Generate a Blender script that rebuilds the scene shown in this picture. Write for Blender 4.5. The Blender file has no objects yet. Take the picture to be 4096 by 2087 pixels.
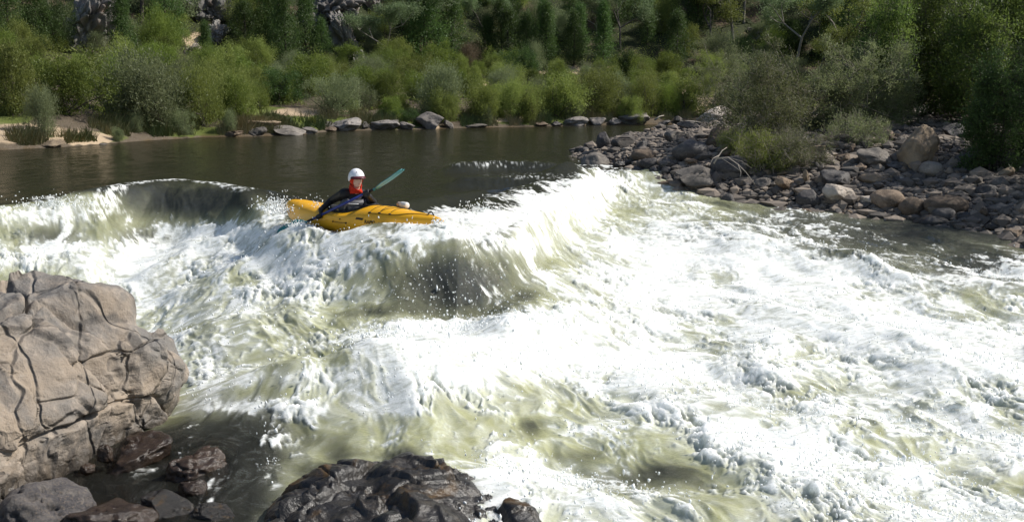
# River rapid with a kayaker: everything is built in code (bpy + numpy).
import bpy, bmesh, math, random
import numpy as np
from mathutils import Vector, Matrix

rng = np.random.default_rng(11)
random.seed(11)
scene = bpy.context.scene
COL = scene.collection

# ------------------------------------------------------------------ camera
W, H, F = 1024.0, 521.0, 983.0
CAMZ = 1.8
PITCH = math.atan((260.5 - 92.0) / F)
CP, SP = math.cos(PITCH), math.sin(PITCH)

def ray(u, v):
    a, b = (u - 512.0) / F, (v - 260.5) / F
    return np.array([a, CP - b * SP, -SP - b * CP])

def P(u, v, z=0.0):
    """point of the picture ray at height z"""
    d = ray(u, v)
    t = (z - CAMZ) / d[2]
    return np.array([d[0] * t, d[1] * t, z])

def D(u, v, y):
    """point of the picture ray at distance y along the ground"""
    d = ray(u, v)
    t = y / d[1]
    return np.array([d[0] * t, y, CAMZ + d[2] * t])

def proj(X, Y, Z):
    zc = Z - CAMZ
    dep = np.maximum(Y * CP - zc * SP, 0.05)
    up = Y * SP + zc * CP
    return 512.0 + F * X / dep, 260.5 - F * up / dep

cam_d = bpy.data.cameras.new("camera")
cam_d.sensor_width = 36.0
cam_d.lens = 36.0 * F / W
cam_d.clip_start = 0.05
cam_d.clip_end = 3000.0
cam = bpy.data.objects.new("camera", cam_d)
COL.objects.link(cam)
cam.location = (0, 0, CAMZ)
cam.rotation_euler = (math.pi / 2 - PITCH, 0, 0)
scene.camera = cam
scene.render.resolution_x, scene.render.resolution_y = 1024, 521

# ------------------------------------------------------------------ light
SUN = Vector((0.70, 0.14, 0.68)).normalized()          # towards the sun
sun_d = bpy.data.lights.new("sun", 'SUN')
sun_d.energy = 4.4
sun_d.angle = math.radians(0.5)
sun_d.color = (1.0, 0.955, 0.88)
sun = bpy.data.objects.new("sun", sun_d)
sun.rotation_euler = SUN.to_track_quat('Z', 'Y').to_euler()
sun.location = (30, 5, 40)
COL.objects.link(sun)
world = bpy.data.worlds.new("World")
scene.world = world
world.use_nodes = True
nt = world.node_tree
bg = nt.nodes["Background"]
sky = nt.nodes.new("ShaderNodeTexSky")
sky.sky_type = 'NISHITA'
sky.sun_disc = False
sky.sun_elevation = math.asin(SUN.z)
sky.sun_rotation = math.atan2(SUN.x, SUN.y)
nt.links.new(sky.outputs[0], bg.inputs[0])
bg.inputs[1].default_value = 0.088
scene.view_settings.view_transform = 'Standard'
scene.view_settings.look = 'None'
scene.view_settings.exposure = 0.43
scene.view_settings.gamma = 1.0
scene.cycles.max_bounces = 7
scene.cycles.transparent_max_bounces = 8
scene.cycles.sample_clamp_indirect = 4.0
scene.cycles.caustics_reflective = False
scene.cycles.caustics_refractive = False

# ------------------------------------------------------------------ noise
_perm = np.random.default_rng(5).permutation(256).astype(np.int64)
_perm = np.concatenate([_perm, _perm, _perm])
_g = np.random.default_rng(6).normal(size=(256, 3))
_g = (_g / np.linalg.norm(_g, axis=1)[:, None] * 1.5).astype(np.float32)

def pn(x, y, z=0.0):
    """gradient noise, about -1..1"""
    x = np.asarray(x, np.float32); y = np.asarray(y, np.float32)
    z = np.broadcast_to(np.asarray(z, np.float32), x.shape)
    xi, yi, zi = np.floor(x).astype(np.int64), np.floor(y).astype(np.int64), np.floor(z).astype(np.int64)
    fx, fy, fz = x - xi, y - yi, z - zi
    u, v, w = (f * f * f * (f * (f * 6 - 15) + 10) for f in (fx, fy, fz))
    def gr(a, b, c):
        h = _perm[(_perm[(_perm[(xi + a) & 255] + yi + b) & 255] + zi + c) & 255]
        g = _g[h]
        return g[..., 0] * (fx - a) + g[..., 1] * (fy - b) + g[..., 2] * (fz - c)
    l = lambda a, b, t: a + (b - a) * t
    return l(l(l(gr(0, 0, 0), gr(1, 0, 0), u), l(gr(0, 1, 0), gr(1, 1, 0), u), v),
             l(l(gr(0, 0, 1), gr(1, 0, 1), u), l(gr(0, 1, 1), gr(1, 1, 1), u), v), w)

def fbm(x, y, z=0.0, o=4, gain=0.5):
    s, a, f = 0, 1.0, 1.0
    for i in range(o):
        s = s + a * pn(x * f + 17.3 * i, y * f - 9.1 * i, z * f + 3.7 * i)
        a *= gain; f *= 2.03
    return s

def ss(a, b, x):
    t = np.clip((x - a) / (b - a), 0, 1)
    return t * t * (3 - 2 * t)

def voronoi(p, seed=0):
    """F1, F2, id noise of unit-cell jittered points; p is (N,3)"""
    c = np.floor(p).astype(np.int64)
    f1 = np.full(len(p), 9.0); f2 = np.full(len(p), 9.0); idv = np.zeros(len(p)); rel = np.zeros_like(p)
    for dx in (-1, 0, 1):
        for dy in (-1, 0, 1):
            for dz in (-1, 0, 1):
                q = c + (dx, dy, dz)
                h = _perm[(_perm[(_perm[(q[:, 0] + seed) & 255] + q[:, 1]) & 255] + q[:, 2]) & 255]
                j = np.stack([_perm[h + 31], _perm[h + 77], _perm[h + 143]], 1) / 255.0
                d = np.linalg.norm(q + 0.1 + 0.8 * j - p, axis=1)
                near = d < f1
                f2 = np.where(near, f1, np.minimum(f2, d))
                idv = np.where(near, _perm[h + 201] / 255.0, idv)
                rel = np.where(near[:, None], p - (q + 0.1 + 0.8 * j), rel)
                f1 = np.where(near, d, f1)
    return f1, f2, idv, rel

# ------------------------------------------------------------------ mesh + object helpers
def np_mesh(name, verts, faces, smooth=True, attrs=None):
    verts = np.ascontiguousarray(verts, np.float32)
    faces = np.ascontiguousarray(faces, np.int32)
    me = bpy.data.meshes.new(name)
    n, k = faces.shape
    me.vertices.add(len(verts)); me.vertices.foreach_set("co", verts.ravel())
    me.loops.add(n * k); me.loops.foreach_set("vertex_index", faces.ravel())
    me.polygons.add(n)
    me.polygons.foreach_set("loop_start", np.arange(0, n * k, k, dtype=np.int32))
    me.polygons.foreach_set("use_smooth", np.full(n, smooth, dtype=bool))
    me.update(calc_edges=True)
    for an, av in (attrs or {}).items():
        a = me.attributes.new(an, 'FLOAT', 'POINT')
        a.data.foreach_set("value", np.ascontiguousarray(av, np.float32))
    return me

def link(name, me, mat=None, parent=None, loc=None):
    o = bpy.data.objects.new(name, me)
    COL.objects.link(o)
    if mat is not None and me is not None and not me.materials:
        for m in (mat if isinstance(mat, (list, tuple)) else [mat]):
            me.materials.append(m)
    if parent is not None:
        o.parent = parent
    if loc is not None:
        o.location = loc
    return o

def tag(o, label=None, cat=None, group=None, kind=None):
    if label: o["label"] = label
    if cat: o["category"] = cat
    if group: o["group"] = group
    if kind: o["kind"] = kind
    return o

def empty(name, loc):
    o = bpy.data.objects.new(name, None)
    o.location = loc
    COL.objects.link(o)
    return o

def copy_tree(o):
    c = o.copy(); COL.objects.link(c)
    for ch in o.children:
        d = ch.copy(); COL.objects.link(d); d.parent = c
        for g in ch.children:
            e = g.copy(); COL.objects.link(e); e.parent = d
    return c

class MB:
    """collects verts and faces of one mesh"""
    def __init__(s): s.v, s.f = [], []
    def add(s, v, f):
        n = len(s.v); s.v += [tuple(p) for p in v]; s.f += [tuple(i + n for i in q) for q in f]
    def tube(s, pts, rad, n=8, caps=True, flat=(1, 1)):
        pts = [np.asarray(p, float) for p in pts]
        if not hasattr(rad, '__len__'): rad = [rad] * len(pts)
        vs, fs = [], []
        t0 = pts[1] - pts[0]
        ref = np.array([0, 0, 1.0]) if abs(t0[2]) < 0.8 * np.linalg.norm(t0) else np.array([1.0, 0, 0])
        a = np.cross(t0, ref); a /= np.linalg.norm(a)
        for i, p in enumerate(pts):
            t = pts[min(i + 1, len(pts) - 1)] - pts[max(i - 1, 0)]
            t = t / (np.linalg.norm(t) + 1e-9)
            a = a - t * a.dot(t); a /= (np.linalg.norm(a) + 1e-9)
            b = np.cross(t, a)
            for k in range(n):
                w = 2 * math.pi * k / n
                vs.append(p + rad[i] * (math.cos(w) * a * flat[0] + math.sin(w) * b * flat[1]))
        for i in range(len(pts) - 1):
            for k in range(n):
                fs.append((i * n + k, i * n + (k + 1) % n, (i + 1) * n + (k + 1) % n, (i + 1) * n + k))
        if caps:
            fs.append(tuple(range(n - 1, -1, -1))); fs.append(tuple((len(pts) - 1) * n + k for k in range(n)))
        s.add(vs, fs)
    def ball(s, c, r, sub=2, fn=None):
        v, f = ico(sub)
        r = np.array(r) if hasattr(r, '__len__') else np.array([r, r, r])
        s.add(np.asarray(c) + v * r, f)
    def capsule(s, a, b, ra, rb, n=12):
        a, b = np.asarray(a, float), np.asarray(b, float)
        s.tube([a, a * .5 + b * .5, b], [ra, (ra + rb) / 2, rb], n)
        s.ball(a, ra); s.ball(b, rb)
    def mesh(s, name, smooth=True):
        me = bpy.data.meshes.new(name)
        me.from_pydata(s.v, [], s.f)
        me.polygons.foreach_set("use_smooth", [smooth] * len(me.polygons))
        me.update()
        return me
    def build(s, name, mat, parent=None, smooth=True, loc=None):
        return link(name, s.mesh(name, smooth), mat, parent, loc)

_ico = {}
def ico(sub):
    if sub not in _ico:
        bm = bmesh.new()
        bmesh.ops.create_icosphere(bm, subdivisions=sub, radius=1.0)
        v = np.array([x.co[:] for x in bm.verts]); f = np.array([[q.index for q in x.verts] for x in bm.faces])
        bm.free(); _ico[sub] = (v, f)
    return _ico[sub]

def remesh(me, voxel, smooth=2):
    """one continuous surface out of overlapping pieces"""
    o = bpy.data.objects.new("remesh_source", me); COL.objects.link(o)
    m = o.modifiers.new("r", 'REMESH'); m.mode = 'VOXEL'; m.voxel_size = voxel; m.use_smooth_shade = True
    if smooth:
        k = o.modifiers.new("s", 'SMOOTH'); k.factor = 0.5; k.iterations = smooth
    dg = bpy.context.evaluated_depsgraph_get(); dg.update()
    r = bpy.data.meshes.new_from_object(o.evaluated_get(dg))
    bpy.data.objects.remove(o)
    r.polygons.foreach_set("use_smooth", [True] * len(r.polygons))
    return r

# ------------------------------------------------------------------ materials
class NT:
    def __init__(s, name):
        s.m = bpy.data.materials.new(name); s.m.use_nodes = True
        s.t = s.m.node_tree; s.b = s.t.nodes["Principled BSDF"]; s.out = s.t.nodes["Material Output"]
    def n(s, typ, **kw):
        n = s.t.nodes.new("ShaderNode" + typ)
        for k, v in kw.items():
            if k.startswith('i_'):
                key = k[2:].replace('_', ' ')
                n.inputs[int(key) if key.isdigit() else key].default_value = v
            else: setattr(n, k, v)
        return n
    def l(s, a, b): s.t.links.new(a, b)
    def noise(s, scale, detail=4, rough=0.55, vec=None, dist=0.0):
        n = s.n("TexNoise"); n.inputs["Scale"].default_value = scale; n.inputs["Detail"].default_value = detail
        n.inputs["Roughness"].default_value = rough; n.inputs["Distortion"].default_value = dist
        if vec is not None: s.l(vec, n.inputs["Vector"])
        return n.outputs[0]
    def attr(s, name): return s.n("Attribute", attribute_name=name).outputs["Fac"]
    def math(s, op, a, b=0.5, clamp=False):
        n = s.n("Math", operation=op, use_clamp=clamp)
        for i, x in enumerate((a, b)):
            if isinstance(x, (int, float)): n.inputs[i].default_value = x
            else: s.l(x, n.inputs[i])
        return n.outputs[0]
    def step(s, x, a, b):
        if a > b: return s.math('SUBTRACT', 1.0, s.step(x, b, a))
        n = s.n("MapRange", interpolation_type='SMOOTHSTEP'); s.l(x, n.inputs[0])
        n.inputs[1].default_value = a; n.inputs[2].default_value = b
        return n.outputs[0]
    def mix(s, f, a, b):
        n = s.n("Mix", data_type='RGBA')
        for i, x in ((0, f), (6, a), (7, b)):
            if isinstance(x, (int, float)): n.inputs[i].default_value = x
            elif isinstance(x, tuple): n.inputs[i].default_value = (*x, 1)
            else: s.l(x, n.inputs[i])
        return n.outputs[2]
    def bump(s, h, strength, dist=0.02):
        n = s.n("Bump"); n.inputs["Strength"].default_value = strength; n.inputs["Distance"].default_value = dist
        s.l(h, n.inputs["Height"]); return n.outputs[0]

def plain(name, col, rough=0.5, spec=0.5, bumpy=0.0, vary=0.12, scale=40):
    k = NT(name)
    tc = k.n("TexCoord").outputs["Object"]
    n = k.noise(scale, 4, 0.6, tc)
    dk = tuple(c * (1 - vary * 2) for c in col); lt = tuple(min(1, c * (1 + vary)) for c in col)
    k.l(k.mix(n, dk, lt), k.b.inputs["Base Color"])
    k.b.inputs["Roughness"].default_value = rough
    k.b.inputs["Specular IOR Level"].default_value = spec
    if bumpy: k.l(k.bump(n, bumpy, 0.01), k.b.inputs["Normal"])
    return k.m

def rock_mat(name, cols, rough=0.85, scale=1.0, bump=0.6, spec=0.3, wetline=None, stain=None, cracks=False):
    """mottled stone; cols = three colours; wetline = height under which the stone is wet"""
    k = NT(name)
    tc = k.n("TexCoord").outputs["Object"]
    oi = k.n("ObjectInfo")
    mp = k.n("VectorMath", operation='ADD'); k.l(tc, mp.inputs[0])
    sc = k.n("VectorMath", operation='SCALE'); k.l(oi.outputs["Random"], sc.inputs["Scale"]); sc.inputs[0].default_value = (37, 19, 53)
    k.l(sc.outputs[0], mp.inputs[1])
    vec = mp.outputs[0]
    big = k.noise(1.1 * scale, 5, 0.6, vec, 0.6)
    mid = k.noise(6.0 * scale, 6, 0.65, vec)
    fine = k.noise(38 * scale, 4, 0.7, vec)
    c = k.mix(k.step(big, 0.36, 0.64), cols[0], cols[1])
    c = k.mix(k.math('MULTIPLY', k.step(mid, 0.5, 0.72), 0.75), c, cols[2])
    c = k.mix(k.math('MULTIPLY', k.step(fine, 0.55, 0.75), 0.35), c, tuple(min(1, x * 1.9) for x in cols[1]))
    c = k.mix(k.math('MULTIPLY', k.step(fine, 0.46, 0.3), 0.35), c, tuple(x * 0.45 for x in cols[0]))
    if stain: c = k.mix(k.math('MULTIPLY', k.step(k.noise(2.3 * scale, 4, 0.6, vec, 1.0), 0.56, 0.68), 0.8), c, stain)
    v = k.n("HueSaturation"); k.l(c, v.inputs["Color"])
    k.l(k.math('ADD', k.math('MULTIPLY', oi.outputs["Random"], 0.6), 0.7), v.inputs["Value"])
    c = v.outputs[0]
    k.b.inputs["Roughness"].default_value = rough
    if wetline is not None:
        g = k.n("NewGeometry"); sx = k.n("SeparateXYZ"); k.l(g.outputs["Position"], sx.inputs[0])
        wz = k.math('ADD', sx.outputs[2], k.math('MULTIPLY', mid, 0.3))
        wet = k.step(wz, wetline + 0.33, wetline + 0.13)
        c = k.mix(wet, c, k.mix(0.68, c, (0.008, 0.007, 0.006)))
        k.l(k.math('SUBTRACT', rough, k.math('MULTIPLY', wet, rough - 0.22)), k.b.inputs["Roughness"])
    k.l(c, k.b.inputs["Base Color"])
    k.b.inputs["Specular IOR Level"].default_value = spec
    h = k.math('ADD', k.math('MULTIPLY', mid, 0.7), k.math('MULTIPLY', fine, 0.35))
    if cracks:
        wv = k.n("VectorMath", operation='ADD'); k.l(vec, wv.inputs[0])
        cn = k.n("TexNoise"); cn.inputs["Scale"].default_value = 2.5; k.l(vec, cn.inputs["Vector"])
        s2 = k.n("VectorMath", operation='SCALE'); k.l(cn.outputs["Color"], s2.inputs[0]); s2.inputs["Scale"].default_value = .35
        k.l(s2.outputs[0], wv.inputs[1])
        for sc_, am in ((2.2, 1.0),):
            vo = k.n("TexVoronoi", feature='DISTANCE_TO_EDGE'); vo.inputs["Scale"].default_value = sc_
            mp2 = k.n("Mapping"); mp2.inputs["Scale"].default_value = (1.0, 1.0, .55); mp2.inputs["Rotation"].default_value = (.3, .2, .4)
            k.l(wv.outputs[0], mp2.inputs[0]); k.l(mp2.outputs[0], vo.inputs["Vector"])
            h = k.math('ADD', h, k.math('MULTIPLY', k.step(vo.outputs["Distance"], 0.0, .06), am))
    k.l(k.bump(h, bump, 0.03), k.b.inputs["Normal"])
    return k.m

def leaf_mat(name, a, b, trans=0.45, rough=0.55):
    """foliage: two colours mixed per clump (mesh attribute 'tint') and per plant"""
    k = NT(name)
    oi = k.n("ObjectInfo")
    t = k.math('ADD', k.math('MULTIPLY', k.attr("tint"), 0.75), k.math('MULTIPLY', oi.outputs["Random"], 0.3))
    c = k.mix(t, a, b)
    v = k.n("HueSaturation"); k.l(c, v.inputs["Color"])
    k.l(k.math('ADD', k.math('MULTIPLY', oi.outputs["Random"], 0.5), 0.75), v.inputs["Value"])
    k.l(k.math('ADD', k.math('MULTIPLY', oi.outputs["Random"], 0.025), 0.492), v.inputs["Hue"])
    c = v.outputs[0]
    k.l(c, k.b.inputs["Base Color"])
    k.b.inputs["Roughness"].default_value = rough
    k.b.inputs["Specular IOR Level"].default_value = 0.35
    tr = k.n("BsdfTranslucent"); k.l(c, tr.inputs[0])
    mx = k.n("MixShader"); mx.inputs[0].default_value = trans
    k.l(k.b.outputs[0], mx.inputs[1]); k.l(tr.outputs[0], mx.inputs[2]); k.l(mx.outputs[0], k.out.inputs[0])
    return k.m

M = {}
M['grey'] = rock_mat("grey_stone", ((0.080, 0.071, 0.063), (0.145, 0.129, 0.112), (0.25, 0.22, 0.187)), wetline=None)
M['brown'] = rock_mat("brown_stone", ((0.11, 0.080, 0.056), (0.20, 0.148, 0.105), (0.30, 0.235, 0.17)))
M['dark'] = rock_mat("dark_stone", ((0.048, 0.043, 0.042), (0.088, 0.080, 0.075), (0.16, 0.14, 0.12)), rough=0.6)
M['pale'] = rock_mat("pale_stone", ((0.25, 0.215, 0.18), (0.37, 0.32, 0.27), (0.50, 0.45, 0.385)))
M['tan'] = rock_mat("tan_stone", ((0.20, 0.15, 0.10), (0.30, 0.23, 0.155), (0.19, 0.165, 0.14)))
M['wet'] = rock_mat("wet_dark_stone", ((0.011, 0.010, 0.0095), (0.025, 0.022, 0.019), (0.062, 0.050, 0.037)), rough=0.31, spec=0.5, bump=0.8, stain=(0.075, 0.042, 0.012))
M['wetbrown'] = rock_mat("wet_brown_stone", ((0.026, 0.017, 0.012), (0.046, 0.029, 0.019), (0.075, 0.050, 0.030)), rough=0.2, spec=0.5, bump=0.45, scale=1.6)
M['wetgrey'] = rock_mat("damp_grey_stone", ((0.06, 0.055, 0.058), (0.14, 0.125, 0.115), (0.24, 0.19, 0.14)), rough=0.5, spec=0.5, scale=3.0, bump=0.9)
M['crag'] = rock_mat("tan_granite", ((0.235, 0.190, 0.145), (0.135, 0.126, 0.116), (0.30, 0.252, 0.205)), scale=1.3, bump=0.9, wetline=-0.86, cracks=True, stain=(0.075, 0.068, 0.062))
M['cliff'] = rock_mat("cliff_stone", ((0.10, 0.095, 0.09), (0.24, 0.225, 0.205), (0.30, 0.215, 0.17)), scale=0.55, bump=1.0)
M['shore'] = rock_mat("shore_stone", ((0.13, 0.12, 0.115), (0.23, 0.205, 0.185), (0.33, 0.28, 0.24)), scale=1.0, bump=0.8)

M['leaf_grey'] = leaf_mat("grey_green_leaves", (0.13, 0.157, 0.067), (0.263, 0.295, 0.149))
M['leaf_green'] = leaf_mat("green_leaves", (0.082, 0.123, 0.024), (0.213, 0.253, 0.046))
M['leaf_olive'] = leaf_mat("olive_leaves", (0.137, 0.175, 0.04), (0.277, 0.307, 0.074))
M['leaf_dark'] = leaf_mat("dark_green_leaves", (0.036, 0.066, 0.020), (0.085, 0.130, 0.034))
M['leaf_pine'] = leaf_mat("pine_needles", (0.040, 0.080, 0.020), (0.105, 0.160, 0.040))
M['leaf_gum'] = leaf_mat("gum_leaves", (0.103, 0.142, 0.067), (0.199, 0.253, 0.114))
M['leaf_rust'] = leaf_mat("rusty_twigs", (0.144, 0.112, 0.069), (0.231, 0.181, 0.112))
M['leaf_bank'] = leaf_mat("bank_shrub_leaves", (0.078, 0.098, 0.034), (0.245, 0.265, 0.125), 0.5)
M['leaf_river'] = leaf_mat("river_tree_leaves", (0.055, 0.105, 0.020), (0.19, 0.24, 0.055), 0.55)
M['bark'] = plain("grey_bark", (0.11, 0.095, 0.08), 0.9, 0.2, 0.5, 0.3, 20)
M['bark_dark'] = plain("dark_bark", (0.06, 0.05, 0.042), 0.9, 0.2, 0.5, 0.3, 20)
M['bark_pale'] = plain("pale_gum_bark", (0.27, 0.24, 0.20), 0.8, 0.2, 0.3, 0.25, 6)
M['deadwood'] = plain("bleached_wood", (0.36, 0.32, 0.27), 0.85, 0.2, 0.4, 0.25, 30)
M['twig'] = plain("pale_twigs", (0.30, 0.26, 0.21), 0.85, 0.2, 0.2, 0.25, 30)
# ------------------------------------------------------------------ river level and terrain
_cx = np.array([-60, -9, -7.2, -6.2, -4.6, -3.2, -2.2, -1.2, -0.6, 0.0, 0.8, 1.9, 3.0, 5, 9, 60.0])
_cy = np.array([15, 14.9, 16.0, 17.2, 16.4, 13.6, 12.2, 11.4, 11.3, 12.6, 16.5, 21.5, 23.5, 24, 23, 23.0])

def level(X, Y):
    """mean water level: a still pool, then the drop of the rapid"""
    k = np.interp(X, [-8, -4, -2.5, 0, 1.5, 4, 9], [.72, .72, 1.0, 1.0, 1.6, 2.1, 2.1])
    s = (np.interp(X, _cx, _cy) - Y) / k
    return -0.45 * ss(0, 1.7, s) - 0.50 * ss(0.8, 6.5, s)

def seg_dist(X, Y, poly, closed=True):
    d = np.full(np.shape(X), 1e9)
    n = len(poly)
    for i in range(n if closed else n - 1):
        ax, ay = poly[i]; bx, by = poly[(i + 1) % n]
        ex, ey = bx - ax, by - ay
        t = np.clip(((X - ax) * ex + (Y - ay) * ey) / (ex * ex + ey * ey + 1e-12), 0, 1)
        d = np.minimum(d, np.hypot(X - ax - t * ex, Y - ay - t * ey))
    return d

def inside(X, Y, poly):
    r = np.zeros(np.shape(X), bool)
    n = len(poly)
    for i in range(n):
        ax, ay = poly[i]; bx, by = poly[(i + 1) % n]
        c = (ay > Y) != (by > Y)
        xi = (bx - ax) * (Y - ay) / (by - ay + 1e-12) + ax
        r ^= c & (X < xi)
    return r

_far_px = [(-420, 178), (-150, 160), (0, 150), (60, 147), (110, 143), (150, 140), (200, 137), (240, 136.5), (300, 134.5), (330, 131),
           (400, 129.5), (450, 128), (520, 126.5), (600, 125), (660, 124.2), (720, 123.5), (800, 123)]
FAR = [tuple(P(u, v)[:2]) for u, v in _far_px]
FAR_POLY = FAR + [(150, 62), (300, 62), (300, 700), (-500, 700), (-500, 12)]
_bar_px = [(672, 129, 0), (655, 133, 0), (625, 139, 0), (600, 146, 0), (575, 152, 0), (590, 163, -.05), (640, 172, -.1), (685, 187, -.25),
           (722, 192, -.3), (790, 205, -.45), (860, 216, -.6), (920, 224, -.7), (1024, 247, -.8), (1180, 290, -.9), (1400, 345, -.95)]
BAR = [tuple(P(u, v, z)[:2]) for u, v, z in _bar_px]
BAR_POLY = [(200, 50), (22, 50), (10.5, 50)] + BAR + [(40, 6), (200, 6)]

def s_far(X, Y):
    d = seg_dist(X, Y, FAR_POLY); return np.where(inside(X, Y, FAR_POLY), d, -d)

def s_bar(X, Y):
    d = seg_dist(X, Y, BAR_POLY); return np.where(inside(X, Y, BAR_POLY), d, -d)

def gz(X, Y):
    X = np.asarray(X, float); Y = np.asarray(Y, float)
    a = s_far(X, Y); b = s_bar(X, Y)
    L = level(X, Y)
    ap = np.maximum(a, 0)
    left = ss(5, -25, X)
    z1 = np.where(a > 0, 0.42 * (1 - np.exp(-ap / 1.2)) + (0.140 + 0.045 * left) * ap + (0.52 + 0.12 * left) * (np.maximum(ap - 17, 0) ** 2 / (np.maximum(ap - 17, 0) + 6))
                  + 0.25 * fbm(X * 0.35, Y * 0.35, 2.0, 3) * ss(0, 4, ap) + 1.6 * fbm(X * 0.06, Y * 0.06, 5.0, 3) * ss(14, 34, ap), np.maximum(0.45 * a, -1.5))
    z1 = np.minimum(z1, 75 + 0.05 * ap)
    bp = np.maximum(b, 0)
    z2 = np.where(b > 0, 0.30 * (1 - np.exp(-bp / 0.8)) + 0.085 * np.minimum(bp, 16) + 0.02 * np.maximum(bp - 16, 0)
                  + 0.10 * fbm(X * 0.8, Y * 0.8, 7.0, 3) * ss(0, 1.5, bp), np.maximum(0.35 * b, -1.5))
    z2 = z2 + np.where(b > -4, L, 0) * ss(40, 12, bp)
    bed = np.maximum(z1, z2)
    # shallow shelf of the near bank at lower left
    shelf = L - 0.42 + 0.25 * ss(-1.2, -3.4, X) - 0.9 * ss(6.4, 8.2, Y + 0.5 * X + 1.2)
    return np.where((a < 0) & (b < 0), np.maximum(bed, np.where((Y < 9) & (X < 0.6), shelf, -3)), bed)

def hit(u, v):
    """where the picture ray meets the ground"""
    d = ray(u, v); d = d / d[1]
    ys = np.concatenate([np.linspace(4, 80, 760), np.linspace(80.2, 300, 500)])
    g = gz(d[0] * ys, ys); z = CAMZ + d[2] * ys
    k = np.argmax(g >= z) if (g >= z).any() else len(ys) - 1
    return np.array([d[0] * ys[k], ys[k], float(g[k])])

# terrain sheet, finer near the viewer
ang = np.linspace(-1.25, 1.25, 520)
rad = np.concatenate([np.linspace(2.5, 30, 190), 30 * np.exp(np.linspace(0.004, math.log(900 / 30), 260))])
A, R = np.meshgrid(ang, rad)
TX, TY = R * np.sin(A), R * np.cos(A) - 1.0
TZ = gz(TX, TY)
sf, sb = s_far(TX, TY), s_bar(TX, TY)
TZ = TZ + 0.05 * fbm(TX * 1.7, TY * 1.7, 1.0, 3) * ((sf > 0.3) | (sb > 0.3))
u_, v_ = proj(TX, TY, TZ)
def blob(u0, v0, su, sv): return np.exp(-((u_ - u0) / su) ** 2 - ((v_ - v0) / sv) ** 2)
sand = np.zeros_like(TX)
for a in ((15, 133, 70, 11), (88, 139, 32, 9), (-60, 135, 40, 14), (300, 112, 32, 5), (330, 112, 20, 4), (470, 85, 40, 5), (610, 72, 30, 6), (640, 80, 25, 6), (690, 90, 25, 6),
          (560, 70, 40, 5), (505, 118, 40, 4), (440, 128, 14, 4), (245, 122, 14, 6), (195, 40, 14, 8), (700, 105, 18, 10)):
    sand = np.maximum(sand, blob(*a))
sand *= (sf > 0.0)
grassm = np.zeros_like(TX)
for a in ((100, 137, 30, 6), (200, 132, 45, 6), (270, 112, 26, 6), (320, 122, 40, 8), (10, 118, 25, 9), (400, 124, 30, 5), (540, 120, 60, 5)):
    grassm = np.maximum(grassm, blob(*a))
grassm *= (sf > 0.0)
hillm = ss(12, 22, sf)
nr, nc = TX.shape
idx = np.arange(nr * nc).reshape(nr, nc)
quads = np.stack([idx[:-1, :-1], idx[:-1, 1:], idx[1:, 1:], idx[1:, :-1]], -1).reshape(-1, 4)
k = NT("ground_soil")
tc = k.n("TexCoord").outputs["Object"]
n1, n2, n3 = k.noise(0.35, 5, 0.6, tc), k.noise(2.2, 5, 0.65, tc), k.noise(17, 4, 0.7, tc)
soil = k.mix(n2, (0.065, 0.05, 0.035), (0.15, 0.12, 0.085))
soil = k.mix(k.math('MULTIPLY', k.step(n3, .5, .7), .6), soil, (0.21, 0.18, 0.15))
hill = k.mix(n2, (0.018, 0.026, 0.010), (0.055, 0.062, 0.028))
hill = k.mix(k.step(n1, .52, .62), hill, (0.10, 0.075, 0.05))
c = k.mix(k.attr("hill"), soil, hill)
c = k.mix(k.step(k.math('ADD', k.attr("grass"), k.math('MULTIPLY', n2, .5)), .55, .8), c, k.mix(n3, (0.06, 0.085, 0.02), (0.15, 0.17, 0.045)))
c = k.mix(k.step(k.math('ADD', k.attr("sand"), k.math('MULTIPLY', n2, .5)), .62, .85), c, k.mix(n3, (0.35, 0.26, 0.17), (0.50, 0.39, 0.27)))
c = k.mix(k.attr("bar"), c, k.mix(n3, (0.06, 0.052, 0.047), (0.19, 0.165, 0.145)))
c = k.mix(k.attr("bed"), c, k.mix(n2, (0.05, 0.033, 0.016), (0.12, 0.08, 0.035)))
k.l(c, k.b.inputs["Base Color"]); k.b.inputs["Roughness"].default_value = 0.95; k.b.inputs["Specular IOR Level"].default_value = 0.15
k.l(k.bump(k.math('ADD', n3, n2), 0.8, 0.05), k.b.inputs["Normal"])
ground = link("ground", np_mesh("ground", np.stack([TX, TY, TZ], -1).reshape(-1, 3), quads, True,
        {"sand": sand.ravel(), "grass": grassm.ravel(), "hill": hillm.ravel(), "bar": ((sb > -0.5) & (sf < 0)).astype(float).ravel(),
         "bed": ((sf < -.1) & (sb < -0.5)).astype(float).ravel()}), k.m)
tag(ground, kind="structure")

# ------------------------------------------------------------------ white water
# how white the water is (0 clear .. 9 foam), one digit per patch of about 0.3 m, read off from the far side (top) to the near side
FOAM = """
00000000000000121166311111111111
00001221000000013897652111111111
16532001420000059985653221111111
78733323740068999674664575321111
44536999876888986757888865542211
69869998777654578678999986443333
88899888998643335478999999975567
33578754865432336688987999988778
77777866777633242588999989888645
66666676653233548887797899988756
66666665544589999898967999999887
66666776556999999888876788999998
66666655444898889999998866899999
44444476667799987788999887678998
44444475446697775688988765788766
55555689877885565447998877687776
33333433444544552354679988567786
22222222633444563534479998755687
11111542252323476323458999754478
00113223522355588853224699888767
00022443434555898975433588789865
00012233333355787887654588678887
00012223333355666676565677668887
""".split()
FM = np.array([[int(c) for c in r] for r in FOAM], float) / 9.0
assert FM.shape == (23, 32), FM.shape

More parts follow.
